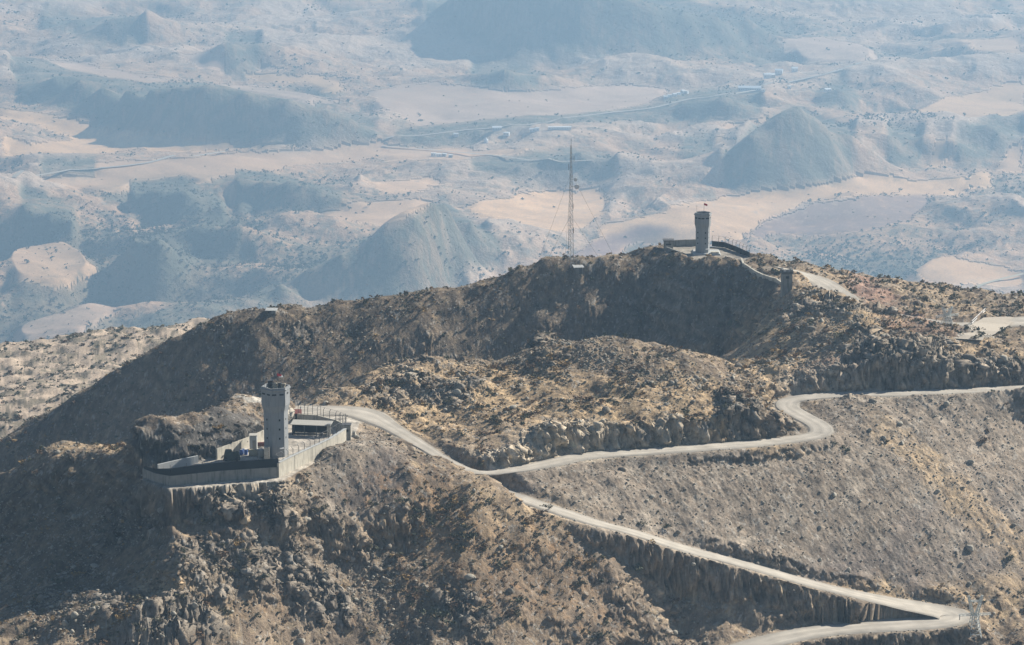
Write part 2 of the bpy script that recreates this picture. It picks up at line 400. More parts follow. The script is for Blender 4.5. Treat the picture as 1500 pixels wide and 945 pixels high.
# farmland patches of the valley (flat, smooth, with the colour of stubble or ploughed soil)
def inpoly(poly, U, V):
    ins = np.zeros(U.shape, bool); n = len(poly)
    for i in range(n):
        (x0, y0), (x1, y1) = poly[i], poly[(i + 1) % n]
        if y0 == y1: continue
        ins ^= ((y0 > V) != (y1 > V)) & (U < (x1 - x0) * (V - y0) / (y1 - y0) + x0)
    return ins
SAND, SAND2, PLOUGH, DUN = (.66, .41, .22), (.60, .38, .225), (.25, .16, .13), (.47, .325, .23)
FIELDS = [
 (SAND, [(0, 150), (60, 165), (150, 185), (230, 200), (330, 208), (430, 212), (440, 218), (320, 222), (200, 222), (100, 228), (0, 230), (0, 205), (60, 212), (110, 205), (60, 185), (0, 175)]),
 (SAND2, [(60, 262), (140, 245), (300, 228), (430, 222), (560, 212), (600, 222), (480, 240), (360, 250), (250, 270), (150, 278), (60, 275)]),
 (SAND, [(340, 108), (420, 106), (510, 120), (480, 126), (380, 120)]),
 (DUN, [(20, 82), (100, 92), (220, 112), (340, 124), (430, 132), (500, 142), (430, 150), (300, 132), (150, 120), (20, 92)]),
 (DUN, [(540, 130), (640, 122), (760, 135), (900, 122), (980, 132), (940, 158), (800, 172), (690, 182), (620, 185), (560, 160)]),
 (SAND2, [(490, 212), (560, 205), (640, 218), (780, 228), (840, 238), (700, 236), (560, 232), (500, 232)]),
 (SAND, [(680, 295), (760, 285), (880, 282), (890, 300), (870, 330), (820, 338), (700, 318)]),
 (SAND2, [(460, 305), (540, 292), (640, 290), (700, 300), (640, 302), (560, 330), (470, 322)]),
 (SAND, [(880, 330), (1010, 300), (1130, 272), (1240, 256), (1300, 258), (1340, 265), (1440, 248), (1450, 262), (1400, 282), (1350, 286), (1250, 286), (1180, 298), (1120, 325), (1080, 352), (1000, 360), (930, 352), (900, 372), (850, 375)]),
 (PLOUGH, [(1095, 345), (1140, 318), (1200, 298), (1270, 287), (1350, 286), (1370, 296), (1330, 322), (1260, 336), (1180, 342)]),
 (PLOUGH, [(840, 372), (880, 345), (950, 328), (985, 338), (930, 352), (880, 380)]),
 (SAND, [(1310, 180), (1320, 165), (1400, 140), (1500, 118), (1500, 172), (1420, 182), (1350, 178)]),
 (SAND2, [(1060, 185), (1130, 170), (1130, 178), (1080, 198), (1050, 195)]),
 (SAND, [(1030, 208), (1080, 214), (1075, 222), (1045, 218)]),
 (SAND, [(1370, 215), (1385, 212), (1388, 230), (1370, 245), (1360, 240)]),
 (SAND, [(1340, 380), (1400, 372), (1460, 392), (1500, 400), (1500, 425), (1430, 412), (1380, 418), (1345, 400)]),
 (SAND2, [(1400, 428), (1440, 424), (1500, 436), (1500, 458), (1440, 448)]),
 (DUN, [(1130, 60), (1210, 50), (1290, 70), (1260, 90), (1180, 88)]),
 (SAND2, [(1410, 62), (1500, 55), (1500, 75), (1430, 72)]),
 (SAND2, [(1480, 225), (1500, 215), (1500, 250), (1460, 252)]),
 (SAND2, [(10, 360), (90, 345), (140, 380), (100, 410), (20, 400)]),
 (DUN, [(20, 470), (130, 440), (180, 452), (120, 480), (20, 492)]),
 (SAND2, [(540, 268), (640, 262), (650, 272), (560, 282)]),
 (DUN, [(250, 88), (330, 72), (420, 100), (330, 104)]),
]
isfar = RG > 3500
fu = PU + (samp(T_mid, GX, GY, 1200 * KF) * 5).astype(f32); fv = PV + (samp(T_mid, GX, GY, 1500 * KF, .7) * 2.0).astype(f32)
FIELD = np.zeros(GX.shape, f32); FCOL = np.zeros(GX.shape + (3,), f32)
rows = np.where(rr > 3500)[0]; r0 = rows[0]
for col, poly in FIELDS:
    k = inpoly(poly, fu[r0:], fv[r0:])
    FIELD[r0:][k] = 1; FCOL[r0:][k] = col
DKM = np.zeros(GX[r0:].shape, bool)
for _n0, _t0, pts in DARK:
    DKM |= inpoly([(p[0], p[1] - 8) for p in pts] + [(p[0], p[2] + 1) for p in pts[::-1]], PU[r0:], PV[r0:])
FIELD[r0:][DKM] = 0
# distance to roads
def road_dist(line, width):
    d = np.full(GX.shape, 1e3, f32); zr = np.zeros(GX.shape, f32); wr = np.ones(GX.shape, f32)
    for i in range(0, len(line) - 1):
        a, b = line[i], line[i + 1]
        r_lo = min(np.hypot(a[0], a[1]), np.hypot(b[0], b[1])) - 9; r_hi = max(np.hypot(a[0], a[1]), np.hypot(b[0], b[1])) + 9
        t_lo = min(math.atan2(a[0], a[1]), math.atan2(b[0], b[1])) - 10 / r_lo; t_hi = max(math.atan2(a[0], a[1]), math.atan2(b[0], b[1])) + 10 / r_lo
        i0, i1 = np.searchsorted(rr, [r_lo, r_hi]); j0, j1 = np.searchsorted(th, [t_lo, t_hi])
        if i1 <= i0 or j1 <= j0: continue
        x = GX[i0:i1, j0:j1]; y = GY[i0:i1, j0:j1]
        ab = b[:2] - a[:2]; L = (ab ** 2).sum() + 1e-9
        t = np.clip(((x - a[0]) * ab[0] + (y - a[1]) * ab[1]) / L, 0, 1)
        dd = np.hypot(x - a[0] - t * ab[0], y - a[1] - t * ab[1])
        q = dd < d[i0:i1, j0:j1]
        d[i0:i1, j0:j1][q] = dd[q]; zr[i0:i1, j0:j1][q] = (a[2] + t * (b[2] - a[2]))[q]; wr[i0:i1, j0:j1][q] = width[i]
    return d, zr, wr

# ---- relief
Z = GZ.astype(f32)
gy, gx = np.gradient(Z, axis=0) / np.gradient(RG, axis=0), np.gradient(Z, axis=1) / (RG * np.gradient(TG, axis=1))
slope = np.sqrt(gx * gx + gy * gy).astype(f32)
nearw = (1 - sstep(1250, 1500, RG)).astype(f32)
warpx = samp(T_mid, GX, GY, 60) * .8; warpy = samp(T_mid, GX, GY, 60, 2.0) * .8
wh = samp(T_wh, GX + warpx, GY + warpy, 190); we = samp(T_we, GX + warpx, GY + warpy, 190)           # 3 m blocks
wh2 = samp(T_wh2, GX + warpx * .6, GY + warpy * .6, 115, .5); we2 = samp(T_we2, GX + warpx * .6, GY + warpy * .6, 115, .5)  # 1 m blocks
rid = samp(T_rid, GX, GY, 150); mid = samp(T_mid, GX, GY, 90); fine = samp(T_mid, GX, GY, 23, .9)
lump = sstep(-.6, 1.2, samp(T_fbm, GX, GY, 160, .4))
rk = ROCK * (.15 + 1.15 * sstep(.1, .8, lump))
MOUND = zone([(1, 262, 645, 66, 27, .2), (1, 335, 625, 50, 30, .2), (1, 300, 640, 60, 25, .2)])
mid = samp(T_sm, GX, GY, 60); fine = samp(T_mid, GX, GY, 23, .9)
dz = mid * (.42 - .32 * SCREE - .2 * MOUND) * (1 - .45 * ((RG > 735) & (RG < 900) & (PU < 760))) + fine * .03 + rid * .22 * (1 - .8 * SCREE)
dz += rk * ((wh - .45) * 1.25 + np.minimum(we, .25) * 1.6 + (wh2 - .45) * .5 + np.minimum(we2, .25) * .8 + rid * .6)
dz += (1 - np.minimum(rk, 1)) * .14 * ((wh2 - .5) * sstep(-.2, 1.4, samp(T_fbm, GX, GY, 70, 1.3)))
# gullies run down the scree
dz += SCREE * .07 * samp(T_mid, (GX * .87 + GY * .5) * 1.0, (-GX * .5 + GY * .87) * .45, 45)
# vertical flutes in the cut faces
dz += CUT * (samp(T_mid, GX * 1.0, GY * .25, 36) * .2 + samp(T_wh, GX, GY * .6, 90) * .5 - .25)
FS = FIELD.copy(); _f = FS[r0:]
for _ in range(90):
    _f[1:-1] = (_f[:-2] + _f[2:] + _f[1:-1]) / 3; _f[:, 1:-1] = (_f[:, :-2] + _f[:, 2:] + _f[:, 1:-1]) / 3
_f[:] = np.clip(_f * 1.6, 0, 1)
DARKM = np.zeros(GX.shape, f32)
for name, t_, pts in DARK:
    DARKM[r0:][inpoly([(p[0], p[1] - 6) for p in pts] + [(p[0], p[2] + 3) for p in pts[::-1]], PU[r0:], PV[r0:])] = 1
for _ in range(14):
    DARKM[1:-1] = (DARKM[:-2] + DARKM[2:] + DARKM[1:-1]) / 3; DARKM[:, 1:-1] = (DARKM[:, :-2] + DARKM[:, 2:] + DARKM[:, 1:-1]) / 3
fX, fY = GX / KF, GY / KF
far_d = KF * (1 - .62 * DARKM) * (samp(T_rf, fX + 60 * samp(T_sm, fX, fY, 1600), fY, 3000) * 7 + samp(T_rf, fX, fY, 1250, .6) * 3.4 + samp(T_sm, fX, fY, 1500, 1.9) * 4) * (1 - FS * .93)
spur = ((RG > 900) & (RG < 1300)).astype(f32)
dz += spur * (samp(T_rid, GX, GY, 500) * 1.2)
Z += dz * nearw + far_d * (1 - nearw)

# ---- terraces: compound floors, hut pads
def poly_world(pts, z): return [tuple(PZ(u, v, z)[:2]) for u, v in pts]
TERR = [(poly_world([(206, 702), (248, 716), (410, 704), (458, 679), (508, 649), (522, 628), (530, 600), (470, 594), (440, 604), (425, 618), (387, 641), (320, 670), (262, 682)], -146.0), -146.0, 1.0),
        (poly_world([(972, 366), (1000, 360), (1060, 362), (1098, 378), (1075, 388), (1030, 384), (985, 374)], -152.0), -152.0, 2.0),
        ]
def polydist(poly, x, y):
    d = np.full(x.shape, 1e9)
    for i in range(len(poly)):
        a = np.array(poly[i]); b = np.array(poly[(i + 1) % len(poly)]); ab = b - a
        t = np.clip(((x - a[0]) * ab[0] + (y - a[1]) * ab[1]) / (ab @ ab), 0, 1)
        d = np.minimum(d, np.hypot(x - a[0] - t * ab[0], y - a[1] - t * ab[1]))
    return np.where(inpoly(poly, x, y), -d, d)
FLAT = np.zeros(GX.shape, f32)
for poly, z, soft in TERR:
    pa = np.array(poly); rp = np.hypot(pa[:, 0], pa[:, 1]); tp = np.arctan2(pa[:, 0], pa[:, 1])
    i0, i1 = np.searchsorted(rr, [rp.min() - 6, rp.max() + 6]); j0, j1 = np.searchsorted(th, [tp.min() - .012, tp.max() + .012])
    d = polydist(poly, GX[i0:i1, j0:j1], GY[i0:i1, j0:j1])
    w = 1 - sstep(0, soft, d)
    Z[i0:i1, j0:j1] = Z[i0:i1, j0:j1] * (1 - w) + (z - .05 + fine[i0:i1, j0:j1] * .03) * w
    FLAT[i0:i1, j0:j1] = np.maximum(FLAT[i0:i1, j0:j1], w)
ROADM = np.zeros(GX.shape, f32); VERGE = np.zeros(GX.shape, f32)
for line, wd in ((RU, WU), (RL, WL), (RF, WF)):
    d, zr, wr = road_dist(line, wd)
    w = 1 - sstep(0, 2.2, d - wr - .5)
    Z = np.where(w > 0, Z * (1 - w) + (zr - .16) * w, Z)
    ROADM = np.maximum(ROADM, 1 - sstep(-.2, .5, d - wr)); VERGE = np.maximum(VERGE, 1 - sstep(0, 1.1, d - wr))

# steep faces get ledges and blocks that also vary with height
gy2 = np.gradient(Z, axis=0) / np.gradient(RG, axis=0); gx2 = np.gradient(Z, axis=1) / (RG * np.gradient(TG, axis=1))
steep = sstep(.95, 1.6, np.sqrt(gx2 * gx2 + gy2 * gy2)) * nearw
nx_ = -(gx2 * np.cos(TG) + gy2 * np.sin(TG)); ny_ = -(gy2 * np.cos(TG) - gx2 * np.sin(TG)); nl_ = np.sqrt(nx_ ** 2 + ny_ ** 2) + .2
sx_ = GX + .4 * GY
flute = samp(T_wh, sx_ * 1.0, Z * .5, 60) - .5 + .5 * samp(T_sm, sx_, Z * .3, 26)
led = CUT * flute * 1.3 + (samp(T_wh, sx_, Z * 1.7, 95) - .45) * 1.1 + (samp(T_wh2, sx_, Z * 1.3, 70) - .45) * .6 + samp(T_sm, sx_, Z, 30) * .25
STEEPV = steep * led
keep = steep * (1 - sstep(.75, 1, FLAT)) * (1 - ROADM)
DX = (nx_ / nl_ * led * keep * 1.2).astype(f32); DY = (ny_ / nl_ * led * keep * 1.2).astype(f32)
# ---- colours of the ground, in places with light or shade put in
def mix(c, col, w):
    return c * (1 - w[..., None]) + np.array(col, f32) * w[..., None]
n1 = samp(T_fbm, GX, GY, 80, .2); n2 = samp(T_mid, GX, GY, 30, 1.0); n3 = samp(T_fbm, GX, GY, 210, 2.2)
COL = np.empty(GX.shape + (3,), f32); COL[:] = (.25, .185, .125)
COL = mix(COL, (.15, .115, .085), sstep(-.2, 1.5, n1) * .8)
COL = mix(COL, (.36, .27, .15), sstep(.1, 1.6, n2) * .45)
COL = mix(COL, (.24, .195, .15), SCREE * .85)
fa, fb = GX * .5 + GY * .87, (GX * .87 - GY * .5)
COL = mix(COL, (.33, .28, .22), SCREE * sstep(.2, 1.6, samp(T_mid, fb, fa * .6, 70)) * .6)
COL = mix(COL, (.17, .14, .125), SCREE * sstep(.3, 1.7, samp(T_fbm, fb, fa * .45, 120, .1)) * .6)
COL = mix(COL, (.42, .295, .16), np.clip(GOLD * (.45 + .5 * sstep(-1.2, .8, n2 + .5 * n1)), 0, 1))
COL = mix(COL, (.17, .108, .062), BRUSH * sstep(-1, 1.2, n2) * .85)
COL = mix(COL, (.31, .18, .085), np.clip(BRUSH + .25, 0, 1) * sstep(.7, 1.7, samp(T_mid, GX, GY, 34, 2.4)) * .6)
COL = mix(COL, (.27, .16, .12), REDDY * .85)
rockc = sstep(.15, .7, rk * (.6 + wh2 * .8) + .25 * (slope > .9))
COL = mix(COL, (.21, .18, .145), np.clip(rockc, 0, 1) * .85)
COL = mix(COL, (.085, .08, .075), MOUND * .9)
PC = zone([(1, 760, 668, 60, 18, .3), (1, 860, 645, 100, 28, .3), (1, 1000, 635, 100, 24, .3), (.6, 1250, 560, 100, 16), (.5, 340, 722, 90, 18)])
COL = mix(COL, (.30, .24, .175), CUT * .6)
COL = mix(COL, (.52, .43, .31), PC * .85)  # pale cut rock, brightened in colour to stand in for sunlit facets
COL = mix(COL, (.46, .43, .37), np.clip(PALE, 0, 1) * .85)
COL = mix(COL, (.40, .365, .31), sstep(.75, 1, FLAT) * .85 * (1 - steep * .95))
COL = mix(COL, (.36, .315, .25), VERGE * .4 * (1 - sstep(0, .4, steep)))
COL *= (1 + .16 * n2 + .10 * n3)[..., None]
COL *= (1 + keep * (.22 * samp(T_mid, sx_, Z * 1.5, 26) + .25 * (samp(T_wh, sx_, Z * 1.7, 95) - .5)))[..., None]
SHADE = np.clip(zone([(1, 110, 770, 130, 100), (.8, 200, 740, 60, 50)]) + ((RG > 735) & (RG < 870) & (PU < 1135)) * .8, 0, 1)
COL *= (1 - .38 * SHADE)[..., None]  # left flank and far hill face: shrubby tone plus shade painted into the soil
# stones: pale speckle per small block
st = (wh2 > 1.02).astype(f32) * (we2 > .12) * nearw
COL = mix(COL, (.40, .37, .32), st * .6 * (1 - FLAT))
sp = spur[..., None]; COL = COL * (1 - sp) + sp * mix(np.full(COL.shape, .40, f32) * np.array((1.1, .85, .62), f32), (.15, .13, .09), sstep(-.1, .5, samp(T_mid, GX, GY, 120)) * .8)
fc = np.empty((len(rr) - r0, len(th), 3), f32); fc[:] = (.47, .30, .185)
gx_, gy_ = GX[r0:] / KF, GY[r0:] / KF
a1 = samp(T_fbm, gx_, gy_, 1500, .3); a2 = samp(T_mid, gx_, gy_, 500, 1.4); a3 = samp(T_mid, gx_, gy_, 160)
fc = mix(fc, (.50, .35, .24), sstep(.0, 1.4, a1) * .8)
fc = mix(fc, (.15, .135, .095), sstep(.2, 1.5, a2 + .4 * a3) * .6)
fc = mix(fc, (.34, .30, .25), sstep(.9, 1.8, a3) * .5)
rv = samp(T_rf, gx_ + 60 * samp(T_sm, gx_, gy_, 1600), gy_, 3000); rv2 = samp(T_rf, gx_, gy_, 1250, .6)
fc = mix(fc, (.52, .39, .29), sstep(.6, 1.6, rv + .5 * rv2) * .7)
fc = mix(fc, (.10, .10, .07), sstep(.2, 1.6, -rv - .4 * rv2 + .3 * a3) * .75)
fc = mix(fc, (.13, .125, .09), np.clip(DARKM[r0:] * 1.3, 0, 1) * (.62 + .3 * sstep(-1.2, .6, a2 + a3 * .6)))  # scrub tint that also paints shade onto the steep valley faces
fld = FIELD[r0:].copy(); fcl = FCOL[r0:] * fld[..., None]
for _ in range(5):
    for q_ in (fld, fcl):
        q_[1:-1] = (q_[:-2] + q_[2:] + q_[1:-1]) / 3; q_[:, 1:-1] = (q_[:, :-2] + q_[:, 2:] + q_[:, 1:-1]) / 3
fcl = fcl / np.maximum(fld, 1e-3)[..., None]
fld = np.clip(fld * (1.25 + .35 * a3) - .12, 0, 1) * (.82 + .12 * np.clip(a1, -1, 1))
fld = np.clip(fld, 0, 1)
furrow = samp(T_mid, (gx_ * .8 + gy_ * .6) * 1.0, (gy_ * .8 - gx_ * .6) * .12, 700)
fc = fc * (1 - fld[..., None]) + fcl * fld[..., None] * (1 + .07 * a2 + .04 * a1 + .07 * furrow)[..., None]
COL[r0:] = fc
_g = COL[:r0].mean(-1, keepdims=True); COL[:r0] = (COL[:r0] * .86 + _g * np.array((1.04, 1.0, .93), f32) * .14) * .98
COL = np.clip(COL, .02, .8)
# ---- visibility from the viewpoint (used to rank plants and stones)
ang = Z / RG
VIS = ang >= np.maximum.accumulate(ang, axis=0) - 1e-4

def ground_mesh():
    nr, nt = GX.shape
    me = bpy.data.meshes.new('ground')
    co = np.empty((nr * nt, 3), f32); co[:, 0] = (GX + DX).ravel(); co[:, 1] = (GY + DY).ravel(); co[:, 2] = Z.ravel()
    idx = np.arange(nr * nt, dtype=np.int32).reshape(nr, nt)
    q = np.empty(((nr - 1) * (nt - 1), 4), np.int32)
    q[:, 0] = idx[:-1, :-1].ravel(); q[:, 1] = idx[:-1, 1:].ravel(); q[:, 2] = idx[1:, 1:].ravel(); q[:, 3] = idx[1:, :-1].ravel()
    me.vertices.add(len(co)); me.vertices.foreach_set('co', co.ravel())
    me.loops.add(q.size); me.loops.foreach_set('vertex_index', q.ravel())
    me.polygons.add(len(q)); me.polygons.foreach_set('loop_start', np.arange(0, q.size, 4, dtype=np.int32))
    at = me.color_attributes.new('soil', 'FLOAT_COLOR', 'POINT')
    c4 = np.ones((len(co), 4), f32); c4[:, :3] = COL.reshape(-1, 3); c4[:, 3] = (1 - np.clip(FLAT + ROADM + VERGE * .6 + FIELD + SCREE * .35, 0, .97)).ravel()
    at.data.foreach_set('color', c4.ravel())
    me.update(calc_edges=False)
    return me
def gz(x, y):
    """height of the finished ground under x, y"""
    r = math.hypot(x, y); t = math.atan2(x, y)
    i = int(np.clip(np.searchsorted(rr, r) - 1, 0, len(rr) - 2)); j = int(np.clip(np.searchsorted(th, t) - 1, 0, len(th) - 2))
    a = (r - rr[i]) / (rr[i + 1] - rr[i]); b = (t - th[j]) / (th[j + 1] - th[j])
    return float((Z[i, j] * (1 - a) + Z[i + 1, j] * a) * (1 - b) + (Z[i, j + 1] * (1 - a) + Z[i + 1, j + 1] * a) * b)
def hit(u, v, dmin=450.0):
    """the first point of the ground on the line of sight through a place of the photograph"""
    a, b, c = ray(u, v); h = math.hypot(a, b); t = math.atan2(a, b)
    j = int(np.clip(np.searchsorted(th, t), 0, len(th) - 1)); col = Z[:, j] / rr
    k = np.where((col >= c / h) & (rr > dmin))[0]
    i = k[0] if len(k) else len(rr) - 1
    r = rr[i]
    return np.array((r * math.sin(t), r * math.cos(t), float(Z[i, j])))

# ------------------------------------------------------------------ materials
def nodes_of(name):
    m = bpy.data.materials.new(name); m.use_nodes = True
    return m, m.node_tree.nodes, m.node_tree.links, m.node_tree.nodes['Principled BSDF']
def mat(name, col, rough=.8, var=.12, scale=1.5, metal=0.0, bump=0.0, bscale=8.0, stain=0.0):
    m, n, l, b = nodes_of(name)
    tc = n.new('ShaderNodeTexCoord'); no = n.new('ShaderNodeTexNoise'); no.inputs['Scale'].default_value = scale; no.inputs['Detail'].default_value = 6
    l.new(tc.outputs['Object'], no.inputs['Vector'])
    mr = n.new('ShaderNodeMapRange'); mr.inputs[1].default_value = .25; mr.inputs[2].default_value = .75; mr.inputs[3].default_value = 1 - var; mr.inputs[4].default_value = 1 + var
    l.new(no.outputs[0], mr.inputs[0])
    mx = n.new('ShaderNodeVectorMath'); mx.operation = 'SCALE'; mx.inputs[0].default_value = col
    l.new(mr.outputs[0], mx.inputs['Scale'])
    out = mx.outputs[0]
    if stain:
        mp = n.new('ShaderNodeMapping'); mp.inputs['Scale'].default_value = (1.2, 1.2, .12); l.new(tc.outputs['Object'], mp.inputs[0])
        n2_ = n.new('ShaderNodeTexNoise'); n2_.inputs['Scale'].default_value = 2.2; n2_.inputs['Detail'].default_value = 8; l.new(mp.outputs[0], n2_.inputs['Vector'])
        m2_ = n.new('ShaderNodeMapRange'); m2_.inputs[1].default_value = .5; m2_.inputs[2].default_value = .7; m2_.inputs[3].default_value = 1; m2_.inputs[4].default_value = 1 - stain
        l.new(n2_.outputs[0], m2_.inputs[0])
        s2 = n.new('ShaderNodeVectorMath'); s2.operation = 'SCALE'; l.new(out, s2.inputs[0]); l.new(m2_.outputs[0], s2.inputs['Scale']); out = s2.outputs[0]
    l.new(out, b.inputs['Base Color'])
    b.inputs['Roughness'].default_value = rough; b.inputs['Metallic'].default_value = metal
    b.inputs['Specular IOR Level'].default_value = .25
    if bump:
        nb = n.new('ShaderNodeTexNoise'); nb.inputs['Scale'].default_value = bscale; nb.inputs['Detail'].default_value = 5; l.new(tc.outputs['Object'], nb.inputs['Vector'])
        bp = n.new('ShaderNodeBump'); bp.inputs['Strength'].default_value = 1; bp.inputs['Distance'].default_value = bump
        l.new(nb.outputs[0], bp.inputs['Height']); l.new(bp.outputs[0], b.inputs['Normal'])
    return m
def ground_material():
    m, n, l, b = nodes_of('dry_mountain_ground')
    at = n.new('ShaderNodeAttribute'); at.attribute_name = 'soil'
    tc = n.new('ShaderNodeTexCoord')
    def noise(s, d=5, r=.6):
        x = n.new('ShaderNodeTexNoise'); x.inputs['Scale'].default_value = s; x.inputs['Detail'].default_value = d; x.inputs['Roughness'].default_value = r
        l.new(tc.outputs['Object'], x.inputs['Vector']); return x.outputs[0]
    def rng_(x, a, b_, c, d):
        r_ = n.new('ShaderNodeMapRange'); r_.inputs[1].default_value = a; r_.inputs[2].default_value = b_; r_.inputs[3].default_value = c; r_.inputs[4].default_value = d
        l.new(x, r_.inputs[0]); return r_.outputs[0]
    def mul(x, y):
        q = n.new('ShaderNodeMath'); q.operation = 'MULTIPLY'; l.new(x, q.inputs[0]); l.new(y, q.inputs[1]); return q.outputs[0]
    nA = noise(1.6, 7, .7); nB = noise(.35, 6)
    f = mul(rng_(nA, .3, .7, .72, 1.3), rng_(nB, .3, .7, .82, 1.2))
    sc = n.new('ShaderNodeVectorMath'); sc.operation = 'SCALE'; l.new(at.outputs['Color'], sc.inputs[0]); l.new(f, sc.inputs['Scale'])
    # scattered small pale stones
    vo = n.new('ShaderNodeTexVoronoi'); vo.inputs['Scale'].default_value = 1.15; l.new(tc.outputs['Object'], vo.inputs['Vector'])
    lt = rng_(vo.outputs['Distance'], .22, .30, 1, 0)
    cx = n.new('ShaderNodeSeparateColor'); l.new(vo.outputs['Color'], cx.inputs[0])
    pick = rng_(cx.outputs[0], .80, .82, 0, .5)
    mk = mul(lt, pick)
    mm = n.new('ShaderNodeMix'); mm.data_type = 'RGBA'; l.new(mk, mm.inputs[0]); l.new(sc.outputs[0], mm.inputs[6]); mm.inputs[7].default_value = (.42, .39, .34, 1)
    l.new(mm.outputs[2], b.inputs['Base Color'])
    b.inputs['Roughness'].default_value = .95; b.inputs['Specular IOR Level'].default_value = .1
    bp = n.new('ShaderNodeBump'); bp.inputs['Strength'].default_value = 1.0; bp.inputs['Distance'].default_value = .30
    nC = noise(.019, 9, .62)
    gp_ = n.new('ShaderNodeSeparateXYZ'); l.new(tc.outputs['Object'], gp_.inputs[0])
    fm = rng_(gp_.outputs[1], 2500, 3500, 0, 42)
    ad = n.new('ShaderNodeMath'); ad.operation = 'ADD'; l.new(nA, ad.inputs[0]); l.new(mul(nC, fm), ad.inputs[1])
    l.new(mul(ad.outputs[0], at.outputs['Alpha']), bp.inputs['Height'])
    l.new(bp.outputs[0], b.inputs['Normal'])
    return m
M_ground = ground_material()
M_road = mat('pale_gravel', (.40, .365, .31), .95, .2, .35, bump=.03, bscale=3)
_n, _l = M_road.node_tree.nodes, M_road.node_tree.links
_a = _n.new('ShaderNodeAttribute'); _a.attribute_name = 'wear'; _v = _n.new('ShaderNodeVectorMath'); _v.operation = 'MULTIPLY'
_src = _n['Principled BSDF'].inputs['Base Color'].links[0].from_socket; _l.new(_src, _v.inputs[0]); _l.new(_a.outputs['Color'], _v.inputs[1]); _l.new(_v.outputs[0], _n['Principled BSDF'].inputs['Base Color'])
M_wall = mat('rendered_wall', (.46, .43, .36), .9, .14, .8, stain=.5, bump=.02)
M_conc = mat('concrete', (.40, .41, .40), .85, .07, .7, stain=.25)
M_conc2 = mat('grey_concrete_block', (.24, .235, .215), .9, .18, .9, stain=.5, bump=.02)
M_dark = mat('dark_opening', (.012, .012, .014), .9)
M_net = mat('black_shade_net', (.010, .011, .014), .95, .2)
M_steel = mat('galvanised_steel', (.42, .44, .44), .5, .1, 2, metal=.6)
M_steeld = mat('weathered_dark_steel', (.10, .10, .10), .6, .1, 2, metal=.3)
M_pylon = mat('pale_galvanised_lattice', (.66, .68, .64), .6, .08, 1)
M_white = mat('white_paint', (.8, .8, .78), .6, .05)
M_red = mat('red_cloth', (.55, .03, .03), .8)
M_roof = mat('pale_sheet_roof', (.40, .385, .34), .7, .06)
M_roofr = mat('rusty_red_roof', (.15, .045, .035), .8, .2)
M_green = mat('olive_canvas', (.05, .06, .045), .9, .2)
M_blue = mat('blue_plastic', (.05, .12, .38), .5)
M_sand = mat('sandbag_cloth', (.40, .35, .27), .95, .15, 4)
M_black = mat('black_metal', (.02, .02, .02), .6)
M_ochre = mat('ochre_blocks', (.44, .38, .26), .9, .15)
M_bark = mat('dry_wood', (.10, .075, .055), .95)
LEAFS = [mat('dark_leaves', (.075, .08, .05), .9, .3, 3), mat('dry_brown_twigs', (.155, .10, .06), .95, .3, 3), mat('olive_leaves', (.12, .11, .065), .9, .3, 3), mat('golden_dry_tussock', (.30, .20, .085), .95, .25, 3)]
M_rock = mat('grey_limestone', (.23, .20, .16), .95, .25, 1.2, bump=.08, bscale=4)
M_rockp = mat('pale_limestone', (.36, .33, .27), .95, .2, 1.2, bump=.08, bscale=4)

